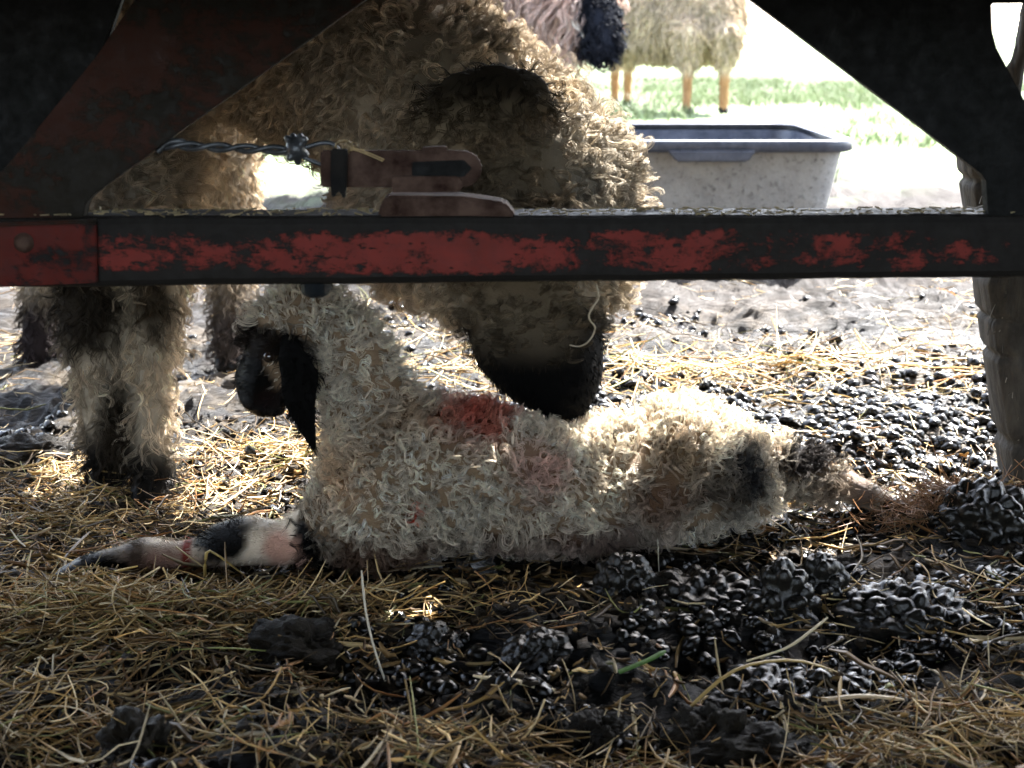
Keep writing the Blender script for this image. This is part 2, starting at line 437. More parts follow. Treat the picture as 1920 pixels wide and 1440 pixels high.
def dung_clump(px, py, w_, h_, label, seed, glossy=True):
    g = np.random.default_rng(seed); c = PZ(px, py, .0)
    z0 = float(gheight(c.x, c.y))
    n = int(95 * (w_ / .04) ** 1.2); k = np.arange(n) + .5
    ph = np.arccos(1 - 2 * k / n); th = np.pi * (1 + 5 ** .5) * k + g.random() * 6
    q = np.stack([np.cos(th) * np.sin(ph), np.sin(th) * np.sin(ph), np.cos(ph)], -1) + g.normal(size=(n, 3)) * .10
    q = norm(q) * (1 + g.normal(size=(n, 1)) * .07)
    v = I5[0]; sc = np.array([w_, w_ * .7, h_])
    u_ = v; v = v * (1 + .40 * (fbm(v[:, 0] * 2.2 + seed, v[:, 1] * 2.2, v[:, 2] * 2.2, seed, 3)[:, None] - .5))
    d = np.linalg.norm((u_[:, None, :] - norm(q)[None]) * sc, axis=2).min(1)
    f = I5[1]; C = np.tile([.006, .0055, .0045], (len(v), 1)) * (1 + 1.5 * fbm(v[:, 0] * 9, v[:, 1] * 9, v[:, 2] * 9, 2, 2)[:, None])
    V = v * sc + norm(v) * (.0095 * np.sqrt(np.clip(1 - (d / .0074) ** 2, 0, 1)) + .003 * (fbm(v[:, 0] * 12, v[:, 1] * 12, v[:, 2] * 12, 9, 3) - .5))[:, None]
    V = V + np.array([c.x, c.y, z0 - h_ * .1])
    o = link("dung_clump", np_mesh("dung_clump", V, f, 3, C), M_dung)
    return tag(o, label, "dung clump", "clumps of dung on the churned ground")
def build_crumbs():
    g = np.random.default_rng(55); N = 30000; x = g.uniform(-.7, .9, N); y = g.uniform(.85, 2.0, N)
    k = g.random(N) < .25 + .6 * sstep(.4, .6, fbm(x * 9, y * 9, 0, 61, 3)); x, y = x[k], y[k]
    r = .0012 + .0055 * g.random(len(x)) ** 3; z = gheight(x, y) + r * .3
    V, f, C = pellets(np.stack([x, y, z], -1), r, g, 1.1, ico(1))
    C = np.repeat(np.array([.030, .022, .014])[None] * (.3 + 2.2 * g.random((len(x), 1)) ** 2), len(V) // len(x), axis=0)
    tag(link("mud_crumbs", np_mesh("mud_crumbs", V, f, 3, C), M_ground, None, False), "crumbs of broken mud over the churned ground", "crumbs", kind="stuff")
build_crumbs()
dung_clump(1172, 1125, .027, .036, "upright ridged black dung clump below the middle of the lamb's belly", 1)
dung_clump(1305, 1120, .052, .024, "long low black dung clump between two upright clumps", 2)
dung_clump(1462, 1150, .029, .045, "tall domed wet dung clump with bluish shine, tallest in front of the lamb's rump", 3)
dung_clump(1535, 1120, .022, .042, "knobbly black dung clump right beside the tall domed one", 4)
dung_clump(812, 1205, .022, .026, "small glinting dung clump in straw below the lamb's shoulder", 5)
dung_clump(1700, 1150, .06, .022, "broad flat shining dung mat near the right edge of the ground", 6)
dung_clump(1840, 1010, .05, .04, "dark dung mound heaped at the foot of the timber post", 7)
dung_clump(1445, 1285, .055, .018, "wide flattened pellet mat under crossing straws in the lower right", 8)
dung_clump(1010, 1225, .026, .018, "small shiny pellet heap left of the flattened mat", 9)
def clod(px, py, size, label, seed, stretch=(1, 1, 1)):
    c = PZ(px, py, .0); z0 = float(gheight(c.x, c.y))
    v = I5[0].copy(); d = fbm(v[:, 0] * 1.7 + seed * 3.3, v[:, 1] * 1.7, v[:, 2] * 1.7, seed, 4) - .5
    d2 = np.abs(vnoise(v[:, 0] * 7, v[:, 1] * 7, v[:, 2] * 7, seed + 9) - .5)
    v = v * (1 + d * 1.5 - d2 * .25 + .16 * (fbm(v[:, 0] * 9, v[:, 1] * 9, v[:, 2] * 9, seed, 4) - .5))[:, None] * size * np.array(stretch)
    col = np.array([.018, .014, .009]) * (.4 + fbm(v[:, 0] * 90, v[:, 1] * 90, v[:, 2] * 90, 4, 3)[:, None] * 1.6)
    parts = [(v, I5[1], col)]
    V, f, C = merge(parts); V = V + np.array([c.x, c.y, z0 + size * .25])
    o = link("mud_clod", np_mesh("mud_clod", V, f, 3, C), M_ground)
    return tag(o, label, "mud clod", "clods of churned mud")
clod(1345, 1365, .033, "grey brown mud clod with raised lip, largest in the foreground", 1, (1.0, .9, 1.0))
clod(1420, 1395, .034, "low sloping mud clod joined to the raised one at its right", 2, (1.5, .8, .6))
clod(1120, 1365, .024, "small crumbly mud clod left of the raised lipped clod", 3)
clod(560, 1225, .032, "dark mud clod half under loose straw below the lamb's elbow", 4, (1.4, 1, .8))
clod(260, 1430, .026, "brown mud clod in the straw at the near left corner", 5)
clod(1560, 1060, .024, "dark clod behind the tall domed dung clump", 6, (1.3, 1, .8))
clod(60, 850, .035, "wet dark clod on the ground left of the ewe's front feet", 8, (1.4, 1, .6))

# ------------------------------------------------------------------ straw (mass)
STRAWC = np.array([[.40, .28, .12], [.50, .40, .22], [.22, .145, .065], [.11, .075, .04], [.60, .53, .38], [.19, .20, .08], [.32, .18, .08], [.15, .12, .075]]) * np.array([1.08, 1.0, .86])
def straw_paths(x, y, L, g, up=.12, K=6, bend=1.0, z=None):
    N = len(x); a = g.random(N) * 2 * np.pi
    pit = g.normal(size=N) * up
    d = np.stack([np.cos(a) * np.cos(pit), np.sin(a) * np.cos(pit), np.sin(pit)], -1)
    s = norm(np.cross(d, g.normal(size=(N, 3))))
    t = np.linspace(-.5, .5, K)[None, :, None]
    curv = (g.normal(size=N) * .35 * bend)[:, None, None]; kink = (g.normal(size=N) * .3 * bend * (g.random(N) < .4))[:, None, None]
    tk = g.uniform(-.2, .2, N)[:, None, None]
    q = d[:, None, :] * t + s[:, None, :] * (curv * t * t * 1.0 + kink * np.maximum(t - tk, 0))
    q = q * L[:, None, None]
    q[..., 0] += x[:, None]; q[..., 1] += y[:, None]
    gz = gheight(q[..., 0], q[..., 1])
    zz = q[..., 2] + (gheight(x, y) if z is None else z)[:, None]
    q[..., 2] = np.maximum(zz, gz + .0012) + .001
    return q
def straw_density(x, y):
    n = fbm(x * 5 + 9, y * 5, 0, 81, 3)
    a = np.exp(-(((x + .36) / .27) ** 4 + ((y - 1.18) / .12) ** 4)) * (.12 + .7 * sstep(.42, .56, n))
    b = .34 * sstep(.47, .60, n) + .03
    c = np.exp(-(((y - .98) / .11) ** 2)) * (.10 + .5 * sstep(.45, .6, n))
    d = np.exp(-(((x - .45) / .5) ** 4 + ((y - 2.22) / .16) ** 4)) * .18
    e = np.exp(-(((x + .2) / .35) ** 4 + ((y - 1.9) / .5) ** 4)) * .22
    right = 1 - .6 * sstep(-.15, .05, x); b = b * right; c = c * right; d = d * .6
    pel = pellet_density(x, y)
    return np.clip(np.maximum.reduce([a, b * (1 - .8 * pel), c, d, e]), 0, 1)
def build_straw():
    g = np.random.default_rng(9); out = []
    def batch(N, xr, yr, Lr, rr, up, K, dens, cw, zoff=0.0, flat=.35):
        x = g.uniform(*xr, N); y = g.uniform(*yr, N)
        k = g.random(N) < dens(x, y); x, y = x[k], y[k]; N = len(x)
        L = g.uniform(Lr[0], Lr[1], N) ** 1.0; q = straw_paths(x, y, L, g, up, K)
        q[..., 2] += (g.random(N) ** 2 * zoff)[:, None]
        r = g.uniform(rr[0], rr[1], N)[:, None] * np.ones((1, K)); r[:, 0] *= .6; r[:, -1] *= .4
        ci = g.choice(len(STRAWC), N, p=cw); c = STRAWC[ci] * g.uniform(.4, 1.3, (N, 1)) * np.where(g.random((N, 1)) < .14, 1.7, 1.0)
        out.append(tubes(q, r, 3, c, flat, seed=len(out)))
    cw = np.array([.11, .07, .17, .28, .06, .05, .06, .20])
    batch(9000, (-.7, .85), (.85, 1.75), (.02, .09), (.0007, .0021), .2, 6, straw_density, cw, .014)
    batch(33000, (-.7, .85), (.85, 1.75), (.008, .035), (.0006, .0016), .3, 4, straw_density, cw, .006)
    batch(4800, (-1.2, 1.4), (1.7, 3.2), (.03, .12), (.0009, .0018), .2, 5, straw_density, np.array([.04, .14, .08, .26, .3, .04, .02, .12]), .012)
    batch(17000, (-1.2, 1.4), (1.7, 3.2), (.01, .04), (.0008, .0014), .4, 4, straw_density, np.array([.04, .14, .08, .26, .3, .04, .02, .12]), .006)
    batch(14000, (-.7, .85), (.85, 1.8), (.006, .024), (.0016, .0036), .45, 4, lambda x, y: .08 + .5 * sstep(.42, .6, fbm(x * 8, y * 8, 0, 86, 3)), cw, .008, .2)
    batch(3800, (-.1, 1.0), (1.45, 2.4), (.015, .05), (.0006, .0012), .25, 5, lambda x, y: .6 + 0 * x, np.array([.1, .3, .1, .05, .4, .02, .03, 0]), .010)
    batch(1600, (-.6, .7), (.85, 1.5), (.025, .09), (.0020, .0034), .14, 5, lambda x, y: .15 + .7 * straw_density(x, y), np.array([.2, .15, .2, .2, .1, .05, .1, 0]), .012, .18)
    # dry tangled hay heap at the left front and by the post
    def heap(cx, cy, sx, sy, N, hz, cw2, Lr=(.015, .085), rr=(.0005, .0014)):
        x = g.normal(cx, sx, N); y = g.normal(cy, sy, N); L = g.uniform(*Lr, N)
        z = gheight(x, y) + hz * np.exp(-(((x - cx) / sx) ** 2 + ((y - cy) / sy) ** 2) / 3) * g.random(N)
        q = straw_paths(x, y, L, g, .2, 7, 1.6, z)
        r = g.uniform(*rr, N)[:, None] * np.ones((1, 7)); r[:, -1] *= .4
        c = STRAWC[g.choice(len(STRAWC), N, p=cw2)] * g.uniform(.6, 1.5, (N, 1)); out.append(tubes(q, r, 3, c, .4, seed=40 + len(out)))
    cw2 = np.array([.30, .20, .18, .05, .12, .07, .06, .02])
    heap(-.40, 1.22, .12, .040, 1700, .028, cw2); heap(-.18, 1.26, .12, .025, 450, .015, cw2)
    heap(-.40, 1.03, .10, .05, 700, .02, cw2); heap(.12, .98, .2, .03, 600, .014, cw2); heap(.38, 1.02, .12, .05, 700, .014, cw2)
    heap(-.25, 1.75, .10, .05, 500, .02, cw2); heap(.4, 1.27, .10, .04, 250, .02, cw2)
    heap(-.47, 1.55, .10, .10, 700, .02, cw2); heap(.3, 2.2, .3, .08, 400, .03, cw2, (.05, .16), (.001, .0018))
    V, f, C = merge(out)
    o = link("straw", np_mesh("straw", V, f, 4, C), M_straw)
    tag(o, "loose straw and hay bits trodden into the mud", "straw", kind="stuff")
    # reddish hay tuft by the lamb's hind foot
    c = PZ(1750, 965, .02); N = 420
    x = g.normal(c.x, .045, N); y = g.normal(c.y, .012, N)
    z = gheight(x, y) + .022 * g.random(N)
    q = straw_paths(x, y, g.uniform(.02, .06, N), g, .25, 7, 3.5, z)
    r = np.full((N, 7), .0006)
    o = strands_obj("hay_tuft", q, r, M_straw, None, np.array([.27, .14, .065]) * g.uniform(.6, 1.4, (N, 1)), 3, .5)
    tag(o, "tangled reddish hay tuft beside the lamb's outstretched hind foot", "hay tuft")
build_straw()
def stalk(label, pts, r, col, flat=.5, hz=(.01, .01), cat="straw stalk"):
    """pts: photo pixels of a stalk lying or standing on the ground, each with a height"""
    q = np.array([list(PZ(px, py, z)) for px, py, z in pts]); n = 10
    t = np.linspace(0, len(q) - 1, n); q = np.stack([np.interp(t, np.arange(len(q)), q[:, i]) for i in range(3)], -1)
    q[1:-1] = (q[:-2] + 2 * q[1:-1] + q[2:]) / 4
    rad = np.full((1, n), r); rad[0, -1] *= .5
    o = strands_obj("straw_stalk", q[None], rad, M_straw, None, np.array([col]), 5, flat)
    return tag(o, label, cat, "single long straw stalks")
def upright(px0, py0, px1, py1, y=None, lean=.0, mid=None):
    b = PZ(px0, py0, 0); b.z = float(gheight(b.x, b.y)); d = b.y + lean
    return b, P(px1, py1, d)
def stalk_up(label, px0, py0, px1, py1, r, col, bow=0, lean=0.0):
    b, e = upright(px0, py0, px1, py1, None, lean)
    t = np.linspace(0, 1, 9)[:, None]; q = np.array(b) * (1 - t) + np.array(e) * t + np.array([bow, 0, 0]) * np.sin(t * np.pi)
    rad = np.full((1, 9), r); rad[0, -1] *= .6
    o = strands_obj("straw_stalk", q[None], rad, M_straw, None, np.array([col]), 5, .6)
    return tag(o, label, "straw stalk", "single long straw stalks")
stalk_up("pale upright stalk standing in front of the lamb's chest", 722, 1265, 678, 1070, .0013, (.6, .55, .45), -.004)
stalk_up("thin pale stalk standing at the left of the long low dung clump", 1236, 1080, 1233, 1008, .0007, (.55, .5, .4))
stalk_up("dark bent stalk leaning in the open ground below the ridged clump", 1080, 1318, 1054, 1235, .0008, (.35, .26, .14), .003)
stalk_up("short stalk standing near the lower right edge", 1856, 1262, 1852, 1192, .0011, (.5, .42, .28))
stalk_up("thin stalk standing between the pellets at the right edge", 1878, 1215, 1884, 1150, .0008, (.5, .45, .35))
stalk("long yellow stalk lying against the lamb's front hoof", [(110, 1105, .012), (150, 1088, .018), (258, 1062, .03)], .0022, (.55, .38, .10))
stalk("yellow stalk propped up over the lamb's pastern, kinked at its top", [(385, 1090, .004), (384, 1060, .03), (388, 1025, .045), (460, 1080, .01)], .0017, (.5, .36, .12))
stalk("straight straw lying across the lamb's shin towards the elbow", [(330, 1025, .035), (380, 1062, .02)], .0011, (.5, .38, .18))
stalk("pale straw lying on the ground between the ewe's feet and the lamb", [(418, 945, .01), (455, 920, .014), (485, 896, .018)], .0016, (.6, .45, .2))
stalk("green tinged straw running level through the heap on the left", [(330, 1218, .012), (420, 1214, .022), (520, 1222, .008)], .001, (.32, .33, .1))
stalk("long straw arching over the flattened pellet mat", [(1290, 1330, .006), (1360, 1262, .03), (1420, 1240, .035), (1500, 1235, .03), (1570, 1260, .01)], .0017, (.4, .28, .10))
stalk("pale straw pointing up to the right above the arching one", [(1400, 1240, .02), (1480, 1215, .035), (1552, 1158, .05)], .0014, (.6, .52, .34))
stalk("thick flat pale straw lying by the low sloping clod", [(1540, 1312, .008), (1620, 1304, .012), (1695, 1312, .01)], .0025, (.55, .42, .26))
stalk("forked straw caught on the lamb's hind leg", [(1425, 882, .05), (1470, 890, .055), (1545, 893, .055)], .0016, (.7, .5, .25))
stalk("green leaf blade lying in the dark ground by the left pellet heap", [(1160, 1260, .01), (1215, 1238, .016), (1248, 1220, .02)], .0026, (.08, .16, .04), .3, cat="leaf blade")

# ------------------------------------------------------------------ grass far out
def build_grass():
    g = np.random.default_rng(15)
    N = 90000; x = g.uniform(-2.5, 9, N); y = g.uniform(5.0, 16, N)
    n = fbm(x * 1.3, y * 1.3, 0, 91, 3)
    k = g.random(N) < sstep(.40, .6, n) * np.clip((y - 5.0 + .6 * (n - .5)) / .8, 0, 1); x, y = x[k], y[k]; N = len(x)
    L = g.uniform(.05, .13, N); a = g.random(N) * 6.28; b = g.uniform(.2, .9, N)
    t = np.linspace(0, 1, 4)[None, :, None]
    d = np.stack([np.cos(a), np.sin(a), 0 * a], -1)[:, None, :]
    q = d * (t ** 1.7) * (b * L)[:, None, None] + np.array([0, 0, 1.0]) * t * L[:, None, None] * (1 - .25 * t)
    q[..., 0] += x[:, None]; q[..., 1] += y[:, None]; q[..., 2] += gheight(x, y)[:, None]
    r = g.uniform(.0022, .004, N)[:, None] * np.array([1, .9, .6, .15])[None]
    c = np.array([.14, .20, .10]) * g.uniform(.6, 1.5, (N, 1)) + np.array([.05, .02, 0]) * g.random((N, 1))
    o = strands_obj("grass", q, r, M_grass, None, c, 3, .3)
    tag(o, "short sunlit grass on the open ground behind the trough", "grass", kind="stuff")
build_grass()

# ------------------------------------------------------------------ animals
BLACK = (.004, .0038, .0036)
DOWN = np.array([0, 0, -1.0])
def swirl(p, fr, seed):
    """coherent direction field so that neighbouring locks curl and part together"""
    v = np.stack([fbm(p[:, 0] * fr, p[:, 1] * fr, p[:, 2] * fr, seed + i * 5, 2) - .5 for i in range(3)], -1)
    return norm(v)

def build_lamb():
    root = empty("lamb", (0.02, 1.43, 0))
    tag(root, "newborn cream lamb with black face and ears lying under the ewe's muzzle", "lamb")
    def L(px, py, y, r): return (P(px, py, y), r)
    body = [L(745, 905, 1.40, (.074, .078, .078)), L(800, 888, 1.405, (.080, .080, .076)), L(895, 882, 1.42, (.08, .08, .066)), L(960, 905, 1.42, (.08, .08, .064)), L(1060, 930, 1.44, (.08, .076, .060)), L(1180, 890, 1.46, (.075, .074, .064)), L(1280, 850, 1.475, (.066, .068, .057)), L(1350, 865, 1.48, (.048, .055, .048))]
    thigh = [L(1290, 870, 1.44, .056), L(1235, 925, 1.425, .046), L(1310, 935, 1.43, .037), L(1385, 905, 1.44, .032)], [L(765, 880, 1.365, .048), L(705, 945, 1.35, .043)]
    thigh, shoulder = thigh
    chest = [L(730, 895, 1.40, .068), L(668, 965, 1.385, .046)]
    neck = [L(748, 850, 1.41, .061), L(706, 780, 1.405, .049), L(672, 705, 1.40, .040), L(634, 630, 1.395, .035), L(590, 585, 1.39, .032)]
    head = [L(575, 590, 1.385, .034), L(533, 615, 1.38, .034), L(506, 660, 1.375, (.027, .026, .03)), L(484, 710, 1.37, (.019, .021, .022)), L(480, 745, 1.368, (.017, .02, .016))]
    jaw = [L(535, 650, 1.38, .028), L(520, 712, 1.375, .021), L(505, 748, 1.372, .0165)]
    nose = [L(478, 690, 1.372, .017), L(459, 706, 1.371, .0115), L(456, 722, 1.371, .009)]; chin = [L(470, 738, 1.37, .014), L(492, 762, 1.371, .0125), L(522, 768, 1.374, .0085)]; browl = [L(505, 640, 1.365, .020), L(484, 662, 1.366, .015)]
    def G(px, py, z, r): return (PZ(px, py, z), r)
    fore = [L(700, 985, 1.37, .045), L(625, 980, 1.365, .034), L(585, 1000, 1.36, .030), G(530, 1020, .028, .0235), G(465, 1014, .031, .0275), G(420, 1022, .028, .0255), G(375, 1036, .020, .0165), G(330, 1042, .018, .0150), G(275, 1040, .021, .0195), G(232, 1050, .018, .0160), G(170, 1064, .014, .0155)]
    fore2 = [L(660, 960, 1.43, .036), L(600, 1000, 1.42, .026), G(560, 1020, .022, .02)]
    hind = [L(1340, 880, 1.49, .042), L(1420, 875, 1.50, .034), L(1490, 878, 1.505, .030), L(1545, 895, 1.505, .024), L(1590, 913, 1.51, .0185), L(1640, 935, 1.515, .0155), L(1668, 948, 1.515, .012)]
    tail = [L(1385, 860, 1.455, .024), L(1412, 900, 1.44, .022), L(1425, 940, 1.43, .018)]
    me = blob("lamb_body", [body, thigh, shoulder, chest, neck, head, nose, chin, browl, jaw, fore, fore2, hind, tail], .0045, 4)
    def C(px, py, y, r, col, s=.25): return (P(px, py, y), r, col, s)
    spots = [C(780, 770, 1.36, .035, (.48, .34, .22), .7),
             C(610, 880, 1.34, .04, (.70, .50, .32), .7),
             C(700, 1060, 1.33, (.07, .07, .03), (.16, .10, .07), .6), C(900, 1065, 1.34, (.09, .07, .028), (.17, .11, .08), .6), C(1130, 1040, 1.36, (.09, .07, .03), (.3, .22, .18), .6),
             C(893, 770, 1.40, (.034, .12, .020), (.52, .12, .08), .8), C(925, 800, 1.38, (.018, .10, .016), (.55, .20, .14), .8),
             C(1010, 880, 1.36, .028, (.66, .46, .38), .8), C(778, 958, 1.33, (.007, .04, .005), (.5, .05, .02), .5),
             C(1265, 855, 1.40, .026, (.42, .32, .21), .7),
             C(1400, 905, 1.40, (.030, .06, .035), (.035, .035, .036), .5), C(1340, 935, 1.38, (.03, .04, .03), (.16, .13, .10), .6),
             C(1240, 940, 1.38, .03, (.34, .24, .18), .7),
             C(1500, 858, 1.50, (.05, .05, .018), (.03, .025, .022), .3), C(1560, 905, 1.5, (.05, .03, .02), (.24, .18, .13), .5), C(1620, 930, 1.5, (.02, .06, .02), (.12, .09, .07), .5),
             C(462, 705, 1.37, (.027, .09, .055), BLACK, .12), C(485, 765, 1.37, (.040, .09, .024), BLACK, .12), C(500, 640, 1.36, (.032, .05, .016), (.02, .015, .012), .3),
             C(520, 745, 1.36, (.018, .04, .012), (.02, .01, .01), .3),
             (PZ(582, 1005, .03), (.013, .12, .040), BLACK, .2), (PZ(600, 1050, .01), (.03, .12, .016), BLACK, .3),
             (PZ(438, 985, .036), (.032, .12, .024), BLACK, .2), (PZ(450, 1060, .0), (.06, .12, .016), (.05, .025, .02), .4),
             (PZ(528, 1030, .03), (.018, .12, .02), (.58, .36, .28), .5), (PZ(300, 1045, .015), (.035, .12, .016), (.46, .29, .23), .5), (PZ(330, 1060, .0), (.10, .12, .008), (.06, .045, .03), .6), (PZ(258, 1030, .03), (.010, .12, .012), (.10, .07, .05), .6),
             (PZ(170, 1070, .01), (.042, .12, .024), BLACK, .3), (PZ(352, 1040, .02), (.005, .12, .02), (.30, .05, .035), .5)]
    base = (.76, .67, .54)
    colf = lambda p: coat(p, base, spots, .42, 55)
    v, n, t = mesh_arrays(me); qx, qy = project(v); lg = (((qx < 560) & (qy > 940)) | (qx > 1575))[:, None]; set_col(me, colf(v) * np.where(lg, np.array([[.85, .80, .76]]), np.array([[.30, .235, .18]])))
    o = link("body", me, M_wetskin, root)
    # fleece
    p, nn = scatter(me, 46000, lambda p, n: facing_keep(p, n, .45))
    # thin coat on legs and face
    px, py = project(p)
    face = (px < 548) & (py > 640) & (py < 800)
    legs = ((px < 560) & (py > 940)) | (px > 1575)
    bare = face | legs
    k = ~bare & (rng.random(len(p)) < .75)
    comb = DOWN * .35 + np.array([.25, -.1, 0]) + swirl(p[k], 26, 5) * 1.0 + rng.normal(size=(k.sum(), 3)) * .22
    Lk = .012 * (.55 + 1.0 * fbm(p[k][:, 0] * 34, p[k][:, 1] * 34, p[k][:, 2] * 34, 12, 2))
    A = locks(p[k], nn[k], comb, Lk, Lk * .42, 1.05, 8, 9, .00028, .0028, colf, .12, .2, 1, .2, lj=.26)
    kn = k & (px < 760) & (py < 860)
    neckm = (px[k] < 740) & (py[k] < 800)
    kb = bare & (rng.random(len(p)) < np.where(face & (colf(p).mean(1) < .04), .55, .75))
    comb = DOWN * .3 + np.array([-.8, 0, 0]) + rng.normal(size=(kb.sum(), 3)) * .3
    comb[px[kb] > 1400] *= -1
    B = locks(p[kb], nn[kb], comb, .006, .0008, .3, 3, 4, .00028, .002, colf, .15, .16, 2)
    parts = [tubes(A[0], A[1], 3, A[2]), tubes(B[0], B[1], 3, B[2])]
    V, f, Cc = merge(parts); link("fleece", np_mesh("fleece", V, f, 4, Cc), M_wet, root)
    print("lamb faces", len(f))
    # ears
    def ear(pts, spread_y):
        em = blob("ear", [pts], .0028, 3, .25)
        vv, n2, _ = mesh_arrays(em); set_col(em, np.tile(BLACK, (len(vv), 1)))
        eo = link("ear", em, M_skin, root)
        q, qn = scatter(em, 60000, None)
        comb = np.tile(np.array([.15, 0, -1.0]), (len(q), 1)) + rng.normal(size=q.shape) * .25
        S = locks(q, qn, comb, .010, .0022, .6, 3, 5, .0003, .002, lambda z: np.tile(BLACK, (len(z), 1)), .3, .12, 3)
        V, f, Cc = tubes(S[0], S[1], 3, S[2]); link("ear_hair", np_mesh("ear_hair", V, f, 4, Cc), M_wool, eo).matrix_parent_inverse = Matrix.Identity(4)
        return eo
    e = ear([(P(540, 640, 1.345), (.008, .006, .010)), (P(550, 672, 1.336), (.015, .007, .012)), (P(562, 705, 1.333), (.020, .006, .013)), (P(560, 745, 1.331), (.0175, .007, .012)), (P(571, 785, 1.334), (.0115, .005, .012)), (P(587, 832, 1.34), (.004, .004, .008))], 0)
    e["label"] = "long black ear hanging beside the neck"
    # eye
    em = bmesh.new(); bmesh.ops.create_uvsphere(em, u_segments=16, v_segments=10, radius=.0065, matrix=Matrix.Translation(P(505, 668, 1.352)))
    m2 = bpy.data.meshes.new("eye"); em.to_mesh(m2); em.free(); link("eye", m2, M_eye, root)
    for c_, w_ in ((P(459, 700, 1.3605), (.0035, .0015, .0022)),):
        nm = blob("nostril", [[(c_, w_)]], .0007, 1); link("nostril", nm, M_eye, root)
    mo = np.array([list(P(a, b, yy)) for a, b, yy in ((452, 728, 1.3615), (470, 738, 1.357), (490, 744, 1.356), (508, 742, 1.357))])
    Vm, fm, _ = tubes(mo[None], np.full((1, 4), .0008), 5); link("mouth_line", np_mesh("mouth_line", Vm, fm, 4), M_eye, root)
    # hooves
    for (a, b_, r) in ((PZ(158, 1067, .013), PZ(108, 1083, .007), .0125), (P(1668, 948, 1.51), P(1706, 960, 1.51), .012)):
        hm = blob("hoof", [[(a + Vector((0, .006, 0)), r), (b_ + Vector((0, .005, 0)), r * .5)], [(a - Vector((0, .006, 0)), r), (b_ - Vector((0, .005, 0)), r * .5)]], .0025, 2)
        link("hoof", hm, M_hoof, root)
M_eye = plain("eye", (.01, .008, .006), (.02, .012, .008), 30, .05, .0, .6)
M_hoof = plain("hoof_horn", (.006, .005, .004), (.022, .018, .014), 80, .5, .5, .15)
build_lamb()

def hoof_pair(c, r, root, fwd=(0, -1, 0)):
    f = Vector(fwd); s = Vector((f.y, -f.x, 0)) * r * .55
    hm = blob("hoof", [[(c + s + Vector((0, 0, r * .9)), r * .75), (c + s + f * r * .9 + Vector((0, 0, r * .4)), r * .45)], [(c - s + Vector((0, 0, r * .9)), r * .75), (c - s + f * r * .9 + Vector((0, 0, r * .4)), r * .45)]], .004, 2)
    return link("hoof", hm, M_hoof, root)

